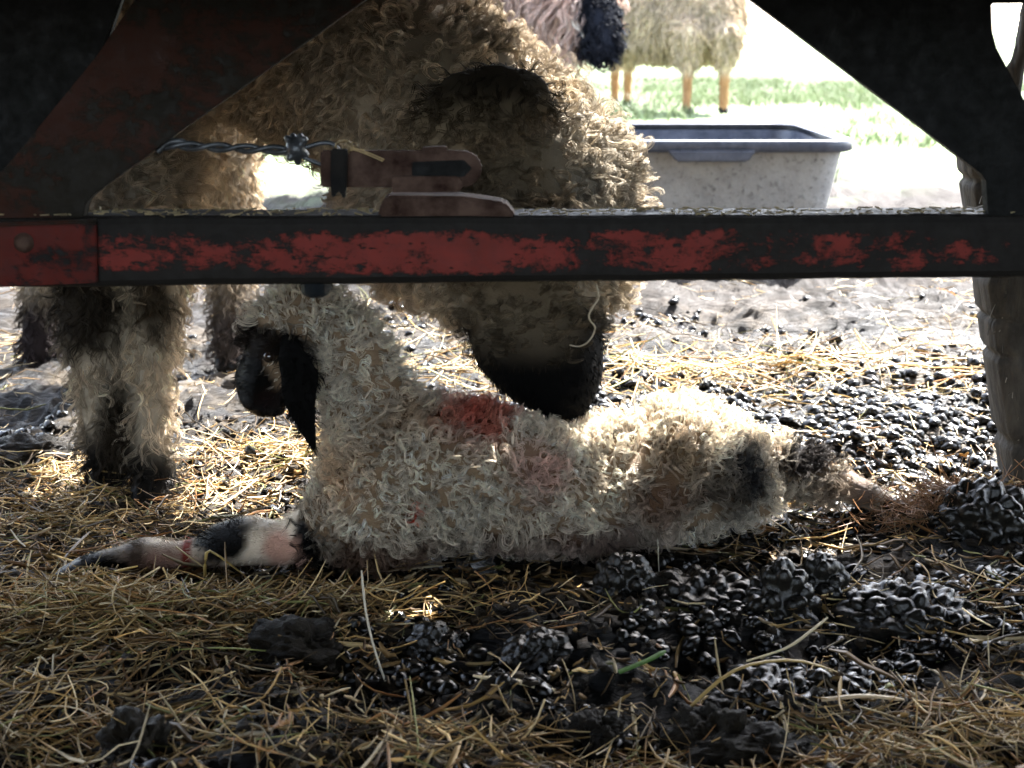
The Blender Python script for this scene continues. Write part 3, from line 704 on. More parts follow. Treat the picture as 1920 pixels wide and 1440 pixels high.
def build_ewe():
    root = empty("ewe", (-.45, 1.8, 0))
    tag(root, "large cream woolly ewe bending her black muzzle down to the lamb's back", "ewe")
    def L(px, py, y, r): return (P(px, py, y), r)
    face = [L(975, 350, 1.60, (.085, .09, .09)), L(990, 480, 1.56, (.082, .085, .08)), L(1003, 600, 1.53, (.074, .07, .06)), L(1010, 655, 1.505, (.074, .062, .045)), L(1030, 705, 1.49, (.060, .05, .035)), L(1050, 742, 1.478, (.038, .04, .024)), L(1058, 756, 1.475, (.028, .034, .018))]
    jowl = [L(930, 480, 1.57, (.085, .08, .085)), L(955, 585, 1.54, (.055, .06, .045))]
    brow = [L(1050, 330, 1.62, .082), L(1085, 420, 1.60, .068), L(1078, 520, 1.56, .052)]
    poll = [L(985, 330, 1.62, .105), L(870, 260, 1.66, .125), L(750, 150, 1.70, .118), L(600, 70, 1.76, .135)]
    throat = [L(900, 420, 1.60, .10), L(810, 405, 1.64, .095), L(735, 212, 1.70, .082), L(560, 128, 1.78, .08)]
    trunk = [((-.30, 1.80, .66), (.17, .17, .12)), ((-.44, 1.76, .60), (.19, .18, .185)), ((-.52, 2.05, .625), (.215, .24, .20)), ((-.60, 2.32, .61), (.20, .2, .20))]
    gz = lambda p: float(gheight(p.x, p.y))
    a = PZ(212, 915, 0.0); b = PZ(292, 935, 0.0)
    legA = [(P(175, 390, 1.66), .062), (P(168, 520, 1.65), .044), (P(170, 610, 1.64), (.036, .04, .036)), (P(188, 730, 1.635), .027), (P(205, 850, 1.62), .026), (Vector((a.x, a.y + .005, .03)), .027)]
    legB = [(P(235, 320, 1.70), .085), (P(272, 400, 1.67), .055), (P(285, 520, 1.66), .042), (P(282, 620, 1.65), (.034, .038, .034)), (P(276, 740, 1.635), .026), (P(278, 850, 1.61), .026), (Vector((b.x, b.y + .005, .03)), .027)]
    h1 = Vector((-.755, 2.25, 0)); h2 = Vector((-.455, 2.28, 0))
    legC = [((-.70, 2.3, .45), .085), ((-.74, 2.33, .26), .045), ((-.755, 2.28, .1), .032), ((-.755, 2.25, .03), .03)]
    legD = [((-.48, 2.32, .45), .08), ((-.46, 2.35, .26), .045), ((-.455, 2.3, .1), .032), ((-.455, 2.28, .03), .03)]
    me = blob("ewe_body", [face, jowl, brow, poll, throat, trunk, legA, legB, legC, legD], .008, 5)
    def C(px, py, y, r, col, s=.25): return (P(px, py, y), r, col, s)
    spots = [C(1010, 722, 1.47, (.14, .14, .090), BLACK, .08), C(1010, 650, 1.46, (.09, .10, .026), BLACK, .15),
             C(160, 575, 1.62, (.045, .10, .055), (.05, .04, .03), .35), C(290, 560, 1.64, (.02, .10, .04), (.08, .06, .04), .5),
             C(200, 900, 1.6, (.06, .1, .055), (.018, .015, .013), .4), C(285, 920, 1.6, (.06, .1, .05), (.02, .018, .016), .4),
             C(205, 800, 1.58, (.02, .1, .06), (.04, .03, .02), .5),
             ((-.455, 2.28, 0.0), (.06, .08, .14), (.10, .08, .07), .4), ((-.755, 2.25, 0.0), (.07, .08, .13), (.04, .03, .03), .4),
             (P(1130, 300, 1.66), (.10, .2, .16), (.50, .44, .35), .4), C(930, 60, 1.68, .09, (.46, .39, .30), .5),  # sunlit outer wool toned separately in the coat colour
             (P(940, 330, 1.48), (.085, .07, .09), (.26, .20, .13), .4), (P(960, 480, 1.46), (.10, .08, .09), (.26, .20, .13), .4),  # shade on the face and neck wool painted into the coat
             C(1090, 140, 1.6, .03, (.3, .22, .12), .5), C(1115, 165, 1.6, .016, (.06, .05, .04), .5)]
    base = (.60, .50, .37)
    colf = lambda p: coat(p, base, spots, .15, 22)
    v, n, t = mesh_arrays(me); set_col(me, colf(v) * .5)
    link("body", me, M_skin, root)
    p, nn = scatter(me, 26000, lambda p, n: facing_keep(p, n, .3, .15))
    px, py = project(p)
    c0 = colf(p); dark = c0.mean(1) < .03
    muz = dark & (px > 800) & (py > 600)
    leg = (p[:, 2] < .33) & (p[:, 0] < -.28)
    k = ~muz & ~leg & (rng.random(len(p)) < .36)
    comb = DOWN * .8 + np.array([.25, 0, 0]) + swirl(p[k], 15, 8) * .9 + rng.normal(size=(k.sum(), 3)) * .25
    hx, hy = px[k], py[k]; short = np.where((hx > 840) & (hx < 1150) & (hy > 500) & (p[k][:, 1] < 1.6), .45, 1.0)
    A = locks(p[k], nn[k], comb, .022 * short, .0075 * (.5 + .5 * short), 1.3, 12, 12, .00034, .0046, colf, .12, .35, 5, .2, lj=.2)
    kl = leg & (rng.random(len(p)) < .55)
    comb = DOWN * 1.0 + rng.normal(size=(kl.sum(), 3)) * .28
    B = locks(p[kl], nn[kl], comb, .022, .0045, .9, 8, 9, .00032, .004, colf, .15, .25, 6, lj=.25)
    km = muz
    comb = DOWN * 1.0 + rng.normal(size=(km.sum(), 3)) * .2
    D = locks(p[km], nn[km], comb, .008, .0006, .2, 5, 4, .00032, .003, colf, .2, .12, 7)
    V, f, Cc = merge([tubes(A[0], A[1], 3, A[2]), tubes(B[0], B[1], 3, B[2]), tubes(D[0], D[1], 3, D[2])])
    link("fleece", np_mesh("fleece", V, f, 4, Cc), M_wool, root); print("ewe faces", len(f))
    em = blob("ear", [[(P(1022, 205, 1.505), (.010, .009, .012)), (P(985, 178, 1.485), (.026, .009, .026)), (P(930, 185, 1.47), (.034, .009, .036)), (P(870, 205, 1.465), (.036, .009, .040)), (P(820, 250, 1.468), (.028, .008, .036)), (P(795, 320, 1.475), (.012, .006, .018))]], .004, 4, .25)
    zt_ = P(900, 125, 1.47).z
    ear_col = lambda z: np.clip(np.array([[.022, .018, .013]]) + np.array([[.24, .185, .12]]) * sstep(.014, .075, zt_ - z[:, 2:3] + .02 * (fbm(z[:, 0:1] * 60, z[:, 2:3] * 60, 0, 6, 2) - .5)), 0, 1)
    vv, n2, _ = mesh_arrays(em); set_col(em, ear_col(vv)); eo = link("ear", em, M_skin, root); eo["label"] = "black ear lying back against the neck wool"
    q, qn = scatter(em, 26000, None); comb = np.tile(np.array([-.6, 0, -1.0]), (len(q), 1)) + rng.normal(size=q.shape) * .35
    zt_ = P(900, 125, 1.47).z; low = sstep(.010, .034, zt_ - q[:, 2] + .012 * (fbm(q[:, 0] * 50, q[:, 2] * 50, 0, 6, 2) - .5)) > .5
    cf = lambda z: np.clip(np.array([[.022, .018, .013]]) + np.array([[.24, .185, .12]]) * sstep(.014, .075, zt_ - z[:, 2:3]), 0, 1)
    S = locks(q[~low], qn[~low], comb[~low], .016, .003, .7, 3, 6, .0004, .003, cf, .3, .15, 13)
    S2 = locks(q[low][::2], qn[low][::2], comb[low][::2], .022, .0065, 1.2, 7, 9, .00036, .0046, cf, .15, .35, 14)
    V0, f0, C0 = tubes(S2[0], S2[1], 3, S2[2]); link("ear_wool", np_mesh("ear_wool", V0, f0, 4, C0), M_wool, eo).matrix_parent_inverse = Matrix.Identity(4)
    V, f, Cc = tubes(S[0], S[1], 3, S[2]); link("ear_hair", np_mesh("ear_hair", V, f, 4, Cc), M_wool, eo).matrix_parent_inverse = Matrix.Identity(4)
    for c in (a, b, h1, h2): hoof_pair(Vector((c.x, c.y - .008, -.006)), .021, root)
build_ewe()

def far_sheep(name, label, chains, spots, base, lock_len, dens, seed, hooves=(), wmat=None, r=.0013, down=1.0):
    me = blob(name, chains, .018, 5)
    root = empty(name, tuple(np.mean([c[0] for c in chains[0]], axis=0) * np.array([1, 1, 0])))
    tag(root, label, "sheep", "sheep standing out in the sun")
    colf = lambda p: coat(p, base, spots, .12, 9)
    v, n, t = mesh_arrays(me); set_col(me, colf(v) * .8); link("body", me, M_skin, root)
    p, nn = scatter(me, dens, lambda p, n: facing_keep(p, n, .3, .2))
    legs = p[:, 2] < .31
    k = ~legs
    comb = DOWN * down + rng.normal(size=(k.sum(), 3)) * .25
    A = locks(p[k], nn[k], comb, lock_len * np.where(colf(p[k]).mean(1) < .1, .4, 1.0), .008, 1.0, 6, 8, r, .012, colf, .18, .12, seed)
    k2 = legs; comb = DOWN + rng.normal(size=(k2.sum(), 3)) * .15
    B = locks(p[k2], nn[k2], comb, .02, .001, .2, 3, 4, r * .6, .005, colf, .15, .1, seed + 1)
    V, f, Cc = merge([tubes(A[0], A[1], 3, A[2]), tubes(B[0], B[1], 3, B[2])])
    link("fleece", np_mesh("fleece", V, f, 4, Cc), M_wool, root)
    for h in hooves: hoof_pair(Vector(h), .03, root)
    return root
OR = (.40, .22, .11)
def s1():
    y0 = 8.4; sc = 9.0
    def X(px, y): return P(px, 200, y).x
    xl, xr = X(1150, 8.9), X(1360, 8.5)
    trunk = [((X(1175, 10.3), 10.35, .61), (.26, .30, .28)), ((X(1262, 10), 10.0, .61), (.30, .30, .29)), ((X(1325, 9.8), 9.8, .60), (.23, .28, .27))]
    head = [((X(1165, 10.3), 10.4, .75), .18), ((X(1130, 10.4), 10.5, .95), .12), ((X(1090, 10.4), 10.45, .98), .09)]
    def leg(px, py): 
        f = PZ(px, py, 0.0); return [((f.x, f.y, .5), .10), ((f.x, f.y, .33), .052), ((f.x, f.y, .2), .036), ((f.x, f.y, .09), .032), ((f.x, f.y, .03), .035)], f
    ls = [leg(1287, 213), leg(1356, 213), leg(1152, 196), leg(1176, 198)]
    spots = [((l[1].x, l[1].y, .08), (.09, .12, .18), OR, .3) for l in ls]
    far_sheep("sheep", "long woolled cream sheep with tan legs standing on grass behind the trough", [trunk, head] + [l[0] for l in ls], spots, (.64, .52, .39), .075, 3400, 21, [(l[1].x, l[1].y, 0) for l in ls], r=.0022)
s1()
def s2():
    y = 4.4
    def Q(px, py, yy=y): return P(px, py, yy)
    trunk = [(Q(800, -40, 4.9), .24), (Q(920, -60, 4.7), (.25, .3, .22)), (Q(1010, -20, 4.5), (.17, .22, .20))]
    neck = [(Q(1010, -20, 4.5), .15), (Q(1055, 10, 4.3), .10), (Q(1105, 20, 4.15), .075), (Q(1125, 70, 4.1), (.06, .07, .06)), (Q(1128, 92, 4.08), (.045, .06, .04))]
    legs = []; hv = []
    for px, yy in ((960, 4.45), (1010, 4.6), (770, 5.0), (830, 5.1)):
        x = P(px, 200, yy).x; legs.append([((x, yy, .4), .08), ((x, yy, .2), .045), ((x, yy, .03), .035)]); hv.append((x, yy, 0))
    spots = [(Q(1135, 55, 4.05), (.075, .16, .20), (.02, .023, .032), .15)]
    far_sheep("sheep", "cream sheep lowering its blackish face just above the ewe's neck", [trunk, neck] + legs, spots, (.72, .56, .48), .09, 4200, 31, hv, r=.0013)
s2()

# ------------------------------------------------------------------ trough
def build_trough():
    yf, zf = 3.2, .285
    fr = P(1612, 264, yf); zr = fr.z
    xR, xL, yB = fr.x, fr.x - 1.02, yf + .66
    root = empty("water_trough", ((xR + xL) / 2, (yf + yB) / 2, 0))
    tag(root, "grey plastic feeding trough caked in pale dried mud behind the ewe", "trough")
    cx, cy = (xR + xL) / 2, (yf + yB) / 2
    def loop(hw, hd, z, rc, n=7):
        pts = []
        for qx, qy, a0 in ((1, 1, 0), (-1, 1, 90), (-1, -1, 180), (1, -1, 270)):
            for i in range(n):
                a = R(a0 + 90 * i / (n - 1)); pts.append((cx + qx * (hw - rc) + rc * math.cos(a), cy + qy * (hd - rc) + rc * math.sin(a), z))
        return pts
    def loft(loops, name, mat, cap0=False, cap1=False):
        bm = bmesh.new(); vs = [[bm.verts.new(p) for p in l] for l in loops]
        for a, b in zip(vs, vs[1:]):
            for i in range(len(a)): bm.faces.new((a[i], a[(i + 1) % len(a)], b[(i + 1) % len(a)], b[i]))
        if cap0: bm.faces.new(vs[0][::-1])
        if cap1: bm.faces.new(vs[-1])
        bmesh.ops.recalc_face_normals(bm, faces=bm.faces)
        me = bpy.data.meshes.new(name); bm.to_mesh(me); bm.free(); return link(name, me, mat, root)
    hw, hd = (xR - xL) / 2, (yB - yf) / 2
    tp = zr - .022
    ls = []
    for i in range(9):
        z = -.01 + (tp + .01) * i / 8; k = .045 * (1 - i / 8); ls.append(loop(hw - .02 - k, hd - .02 - k, z, .07))
    loft(ls, "tub", M_trough, True, False); ls = []
    for i in range(9):
        z = tp - (tp - .03) * i / 8; k = .04 * i / 8; ls.append(loop(hw - .028 - k, hd - .028 - k, z + (.004 if i == 0 else 0), .065))
    loft(ls, "lining", M_rim, False, True)
    rim = [loop(hw - .03, hd - .03, zr - .004, .06), loop(hw - .026, hd - .026, zr, .06), loop(hw - .002, hd - .002, zr, .075), loop(hw, hd, zr - .004, .075), loop(hw, hd, zr - .024, .075), loop(hw - .005, hd - .005, zr - .026, .07), loop(hw - .018, hd - .018, zr - .024, .07)]
    loft(rim, "rim", M_rim)
    # hand grip lip on the front edge
    a, b2 = P(1268, 292, yf - .004), P(1402, 292, yf - .004)
    bm = bmesh.new()
    prof = [(a.x - .02, zr - .02), (b2.x + .02, zr - .02), (b2.x, zr - .046), (a.x, zr - .046)]
    f0 = [bm.verts.new((x, yf - .008, z)) for x, z in prof]; f1 = [bm.verts.new((x, yf + .02, z)) for x, z in prof]
    bm.faces.new(f0); bm.faces.new(f1[::-1])
    for i in range(4): bm.faces.new((f0[i], f0[(i + 1) % 4], f1[(i + 1) % 4], f1[i]))
    bmesh.ops.recalc_face_normals(bm, faces=bm.faces); bmesh.ops.bevel(bm, geom=bm.edges[:], offset=.004, segments=2, affect='EDGES')
    me = bpy.data.meshes.new("hand_grip"); bm.to_mesh(me); bm.free(); link("hand_grip", me, M_rim, root, False)
M_rim = plain("trough_plastic", (.035, .042, .06), (.09, .10, .13), 25, .4, .15)
def trough_mat():
    b = NB("muddy_plastic"); v = b.coords(); n = b.noise(16, 7, .7, v); n2 = b.noise(70, 5, .7, v)
    g = b.n("ShaderNodeNewGeometry"); sp = b.n("ShaderNodeSeparateXYZ"); b.l(g.outputs["Position"], sp.inputs[0])
    mudm = b.ramp(n, [(.22, (.10, .10, .11)), (.36, (.22, .215, .21)), (.6, (.30, .295, .285))])
    sp2 = b.ramp(n2, [(.54, (1, 1, 1)), (.60, (.8,) * 3), (.72, (.35,) * 3)])
    mc = b.n("ShaderNodeMix"); mc.data_type = 'RGBA'; mc.blend_type = 'MULTIPLY'; mc.inputs[0].default_value = 1.0
    b.l(mudm, mc.inputs[6]); b.l(sp2, mc.inputs[7])
    sy = b.n("ShaderNodeSeparateXYZ"); b.l(g.outputs["Normal"], sy.inputs[0])
    #ins = b.math('GREATER_THAN', sp.outputs[1], 3.235)   # inside stays bare plastic
    col = mc.outputs[2]
    pr = b.n("ShaderNodeBsdfPrincipled"); b.l(col, pr.inputs["Base Color"]); pr.inputs["Roughness"].default_value = .7
    b.l(b.bump(b.math('ADD', n, b.math('MULTIPLY', n2, .5)), .5, .01), pr.inputs["Normal"]); b.l(pr.outputs[0], b.out.inputs[0]); return b.m
M_trough = trough_mat()
build_trough()

# ------------------------------------------------------------------ machine frame
YB = 1.10                                                            # depth of the frame's front face
def extrude(name, pts, y0, y1, mat, parent, bev=.0015, holes=None, rough=0.0):
    bm = bmesh.new()
    f0 = [bm.verts.new((p[0], y0, p[1])) for p in pts]; f1 = [bm.verts.new((p[0], y1, p[1])) for p in pts]
    bm.faces.new(f0); bm.faces.new(f1[::-1]); n = len(pts)
    for i in range(n): bm.faces.new((f0[i], f1[i], f1[(i + 1) % n], f0[(i + 1) % n]))
    bmesh.ops.recalc_face_normals(bm, faces=bm.faces)
    if bev: bmesh.ops.bevel(bm, geom=bm.edges[:], offset=bev, segments=2, affect='EDGES', clamp_overlap=True)
    bmesh.ops.triangulate(bm, faces=[f for f in bm.faces if len(f.verts) > 4])
    me = bpy.data.meshes.new(name); bm.to_mesh(me); bm.free(); return link(name, me, mat, parent, False)
def xz(px, py, y=YB): p = P(px, py, y); return (p.x, p.z)
def build_machine():
    root = empty("machine_frame", (0, 1.1, 0))
    tag(root, "rusty red painted steel frame of a farm machine crossing above the lamb", "machine frame")
    zt_l, zt_r = P(0, 407, YB).z, P(1920, 403, YB).z
    zb_l, zb_r = P(0, 541, YB).z, P(1920, 522, YB).z
    M_beam = steel_mat("worn_red_beam", .52, zlo=(zb_l + zb_r) / 2, zhi=(zt_l + zt_r) / 2 - .002, grime=.25)
    M_brace = steel_mat("grimy_red_steel", .54, dark=(.0065, .0052, .0032), redc=(.032, .011, .006), grime=.0)
    M_black = steel_mat("black_oxide_steel", .90, dark=(.0022, .0023, .002), redc=(.012, .004, .003), grime=.0)
    xl, xr = -.75, .75
    dz = (zt_r - zt_l) / (P(1920, 0, YB).x - P(0, 0, YB).x); db = (zb_r - zb_l) / (P(1920, 0, YB).x - P(0, 0, YB).x)
    xm = P(960, 0, YB).x; zt = (zt_l + zt_r) / 2; zb = (zb_l + zb_r) / 2
    def T(x): return zt + dz * (x - xm)
    def B(x): return zb + db * (x - xm)
    # channel beam: rounded section swept along x with small dents
    bm = bmesh.new(); rings = []; n = 160
    for i in range(n + 1):
        x = xl + (xr - xl) * i / n; t, b_ = T(x), B(x)
        j = (vnoise(np.array([x * 25]), np.array([1.]), 0, 3)[0] - .5) * .0012; j2 = (vnoise(np.array([x * 40]), np.array([5.]), 0, 3)[0] - .5) * .0012
        r_ = .006
        sec = [(YB + .045, t + j), (YB + r_, t + j), (YB + .0018, t - .0018 + j), (YB, t - r_ + j), (YB, b_ + r_ + j2), (YB + .0018, b_ + .0018 + j2), (YB + r_, b_ + j2), (YB + .045, b_ + j2), (YB + .045, b_ + .006), (YB + .010, b_ + .006), (YB + .010, t - .006), (YB + .045, t - .006)]
        rings.append([bm.verts.new((x, y, z)) for y, z in sec])
    for a, c in zip(rings, rings[1:]):
        for k in range(12): bm.faces.new((a[k], a[(k + 1) % 12], c[(k + 1) % 12], c[k]))
    bm.faces.new(rings[0]); bm.faces.new(rings[-1][::-1]); bmesh.ops.recalc_face_normals(bm, faces=bm.faces)
    me = bpy.data.meshes.new("cross_beam"); bm.to_mesh(me); bm.free(); link("cross_beam", me, M_beam, root, False)
    # dusty straw crumbs lying on top of the beam
    g = np.random.default_rng(3); N = 420; x = g.uniform(-.45, .45, N); y = YB + g.uniform(.0, .04, N); z = np.array([T(v) for v in x]) + .0015
    a = g.random(N) * 6.28; Lh = g.uniform(.001, .006, N)
    d = np.stack([np.cos(a), np.sin(a) * .3, g.normal(size=N) * .15], -1) * Lh[:, None]
    q = np.stack([x, y, z], -1)[:, None, :] + d[:, None, :] * np.linspace(-1, 1, 3)[None, :, None]
    cr = strands_obj("straw_crumbs", q, np.full((N, 3), .0007), M_straw, None, np.array([.34, .27, .15]) * g.uniform(.5, 1.3, (N, 1)))
    tag(cr, "dust and straw crumbs lying along the top of the steel beam", "crumbs", kind="stuff")
    # left brace and the darker plate behind it
    extrude("brace_plate", [xz(*p) for p in ((-500, 900), (-500, -720), (600, -720), (270, -190), (170, 110), (60, 250), (-60, 370), (-80, 470))][1:], YB + .03, YB + .04, M_black, root)
    extrude("diagonal_brace", [xz(*p) for p in ((-120, 413), (152, 411), (158, 383), (170, 368), (335, 247), (560, 88), (690, -5), (1700, -720), (950, -720), (420, -190), (245, 5), (178, 105), (60, 250), (0, 322), (-120, 395))], YB + .004, YB + .018, M_brace, root, .001)
    # edge flange of the brace
    # fish plate lapped over the left end
    extrude("splice_plate", [xz(-150, 426, YB), xz(184, 418, YB), xz(186, 528, YB), xz(-150, 543, YB)], YB - .006, YB - .001, M_beam2, root, .001)
    extrude("weld_strip", [xz(-150, 420, YB), xz(186, 409, YB), xz(186, 416, YB), xz(-150, 428, YB)], YB - .010, YB - .001, M_brace, root, .002)
    # right brace: cut-out sheet with the rounded notch
    pr = [(420, -720), (1405, -4), (1470, 44), (1600, 142), (1720, 232), (1842, 326), (1852, 340), (1856, 408), (2300, 408), (2300, 360), (1990, 262), (1922, 185), (1893, 130), (1872, 90), (1864, 60), (1862, 10), (1866, 6), (2300, 2), (2300, -720)]
    extrude("gusset_plate", [xz(*p) for p in pr], YB + .004, YB + .016, M_black, root, 0)
    # unseen slab added overhead to cast the shade over the near ground
    def slab(name, poly, z0, z1, mat):
        bm = bmesh.new(); a_ = [bm.verts.new((x, y, z0)) for x, y in poly]; b_ = [bm.verts.new((x, y, z1)) for x, y in poly]
        bm.faces.new(a_); bm.faces.new(b_[::-1]); n = len(poly)
        for i in range(n): bm.faces.new((a_[i], b_[i], b_[(i + 1) % n], a_[(i + 1) % n]))
        bmesh.ops.recalc_face_normals(bm, faces=bm.faces); me = bpy.data.meshes.new(name); bm.to_mesh(me); bm.free(); return link(name, me, mat, root, False)
    slab("shade_slab", SHADE_EDGE, .80, .83, M_black); slab("fill_blocker", [(-.9, .75), (1.6, .75), (1.6, .762), (-.9, .762)], .575, .798, M_black)  # the hanging panel is added only to cut fill light on the ewe
    # latch: rounded clevis bar, block and footed bracket on the beam
    y0, y1 = YB + .002, YB + .034
    def cap(px0, px1, pyt, pyb, n=10):
        c = (px1 - (pyb - pyt) / 2); r = (pyb - pyt) / 2; m = (pyt + pyb) / 2
        return [(px0, pyt)] + [(c + r * math.sin(math.pi * i / n) * 1.05, m - r * math.cos(math.pi * i / n)) for i in range(n + 1)] + [(px0, pyb)]
    lt = extrude("latch", [xz(*p) for p in cap(600, 902, 283, 352)], y0, y0 + .008, M_brace2, root, .0015)
    lk = extrude("latch_plate", [xz(*p) for p in cap(735, 868, 330, 360)], y0 - .006, y0 - .0005, M_brace2, root, .0015)
    lb = extrude("latch_bracket", [xz(*p) for p in ((708, 408), (712, 385), (724, 367), (870, 369), (945, 380), (958, 392), (968, 408))], y0, y1, M_brace2, root, .002)
    sl = extrude("latch_slot", [xz(*p) for p in ((772, 304), (870, 300), (885, 316), (870, 332), (772, 330))], y0 - .0012, y0 + .002, M_black, root, .0006)
    extrude("latch_pin", [xz(*p) for p in ((790, 277), (838, 275), (840, 284), (790, 285))], y0 + .002, y0 + .012, M_brace2, root, .001)
    # bolt hanging under the beam
    b = blob("bolt_head", [[(P(592, 528, YB + .02), .012), (P(592, 545, YB + .02), (.012, .012, .006))], [(P(580, 536, YB + .02), (.007, .008, .007)), (P(604, 536, YB + .02), (.009, .008, .006))]], .002, 1)
    vv, _, _ = mesh_arrays(b); set_col(b, np.tile([.02, .025, .03], (len(vv), 1))); link("bolt_head", b, M_wetskin, root)
    for px, py in ((45, 455),):
        c = P(px, py, YB - .006); b = blob("bolt", [[(c, (.0085, .003, .0085)), (c + Vector((0, -.004, 0)), (.006, .003, .006))]], .0015, 1); link("bolt", b, M_brace2, root, False)
    for px, py in ():
        c = P(px, py, YB + .003); b = blob("bolt", [[(c, (.008, .003, .008)), (c + Vector((0, -.004, 0)), (.0055, .003, .0055))]], .0015, 1); link("bolt", b, M_brace if px < 900 else M_black, root, False)
    return T
M_beam2 = steel_mat("dull_red_splice", .50, dark=(.005, .0045, .004), redc=(.09, .014, .010), grime=.3)
M_brace2 = plain("rust", (.020, .008, .005), (.10, .062, .046), 40, .85, .4, .15)
SHADE_EDGE = [(-.9, 1.86), (.12, 1.84), (.20, 1.81), (.35, 1.82), (.36, 1.91), (.44, 1.91), (.46, 1.89), (.56, 1.885), (.62, 1.98), (1.0, 2.03), (1.6, 2.03), (1.6, .75), (-.9, .75)]  # edge cut to place the sun on ewe, lamb rump and ground
build_machine()

def build_wire():
    y = YB + .012; root = empty("twisted_wire", tuple(P(430, 275, y)))
    tag(root, "twisted dark fencing wire tied from the left brace to the latch", "wire")
    K = 60; t = np.linspace(0, 1, K)
    x0, x1 = P(305, 272, y), P(545, 282, y)
    for s in (0, math.pi):
        c = np.array(x0)[None] * (1 - t[:, None]) + np.array(x1)[None] * t[:, None]
        c[:, 2] += -.003 * np.sin(t * np.pi) * 0 + .0022 * np.cos(t * 2 * np.pi * 2.3 + s); c[:, 1] += .0022 * np.sin(t * 2 * np.pi * 2.3 + s)
        V, f, _ = tubes(c[None], np.full((1, K), .0021), 8); link("wire_strand", np_mesh("wire_strand", V, f, 4), M_wire, root)
    def wire(pts, r=.0018, name="wire_end"):
        q = np.array([list(P(a, b, yy)) for a, b, yy in pts]); n = 24; tt = np.linspace(0, len(q) - 1, n)
        q = np.stack([np.interp(tt, np.arange(len(q)), q[:, i]) for i in range(3)], -1)
        for _ in range(3): q[1:-1] = (q[:-2] + 2 * q[1:-1] + q[2:]) / 4
        V, f, _ = tubes(q[None], np.full((1, n), r), 7); return link(name, np_mesh(name, V, f, 4), M_wire, root)
    wire([(545, 284, y), (575, 276, y), (600, 268, y), (622, 268, y), (636, 282, y)])
    wire([(550, 285, y), (580, 300, y), (610, 312, y), (640, 318, y)])
    wire([(296, 285, y), (306, 276, y), (312, 268, y), (336, 264, y), (348, 268, y)], .0026)
    g = np.random.default_rng(2)
    ch = [[(P(555, 280, y), .0085)]] + [[(P(555, 280, y), .004), (P(555 + a, 280 + b, y + c), .003)] for a, b, c in ((-16, -20, 0), (8, -24, 0), (16, -18, -.004), (-18, 6, 0), (4, 24, 0), (18, 10, 0), (-6, -24, .005), (-12, 16, -.005))]
    b = blob("knot", ch, .0014, 1); link("knot", b, M_wire, root)
    hk = [xz(*p, y) for p in ((626, 276), (656, 276), (655, 330), (652, 367), (647, 367), (645, 356), (638, 354), (634, 358), (632, 366), (627, 364), (625, 330))]
    extrude("hook", hk, y - .020, y - .011, M_iron, root, .001)
    tw = empty("twine_knot", tuple(P(650, 276, YB)))
    tag(tw, "frayed tan twine knot on the wire hook above the beam", "twine")
    yy = YB - .001; th = np.linspace(0, 2 * np.pi * 2.6, 60)
    c = np.array(P(648, 276, yy)); q = np.stack([c[0] + .009 * np.cos(th) * (.6 + .4 * np.cos(th * .37)), yy + .004 * np.sin(th * 1.7), c[2] + .005 * np.sin(th) + .001 * np.cos(th * 2.2)], -1)
    e = np.array([list(P(*p, yy)) for p in ((655, 278), (675, 284), (700, 294), (718, 302))]); e2 = np.array([list(P(*p, yy)) for p in ((650, 284), (664, 280), (680, 280), (690, 290))])
    pr = [tubes(q[None], np.full((1, 60), .0007), 5, np.array([[.32, .24, .13]]))]
    for z in (e, e2, e + np.array([.001, 0, .0012])): pr.append(tubes(z[None], np.full((1, 4), .0006), 5, np.array([[.5, .36, .18]])))
    V, f, C = merge(pr); link("twine_loop", np_mesh("twine_loop", V, f, 4, C), M_straw, tw)
M_iron = plain("black_iron", (.004, .0038, .0034), (.012, .010, .008), 60, .6, .4, .1)
M_wire = plain("weathered_wire", (.03, .032, .034), (.09, .095, .1), 60, .35, .3, .5, .4)
build_wire()

# wool strand hanging from the beam
pts = [(1118, 532), (1124, 560), (1112, 575), (1103, 590), (1106, 602), (1118, 612), (1112, 630), (1100, 645), (1084, 651), (1068, 647)]
q = np.array([list(P(a, b, YB + .02)) for a, b in pts]); tt = np.linspace(0, len(q) - 1, 40)
q = np.stack([np.interp(tt, np.arange(len(q)), q[:, i]) for i in range(3)], -1)
for _ in range(4): q[1:-1] = (q[:-2] + 2 * q[1:-1] + q[2:]) / 4
tag(strands_obj("wool_strand", q[None], np.linspace(.0009, .0005, 40)[None], M_straw, None, np.array([[.5, .42, .3]]), 5),
    "single pale wool strand hanging in a curl from the steel beam", "wool strand")

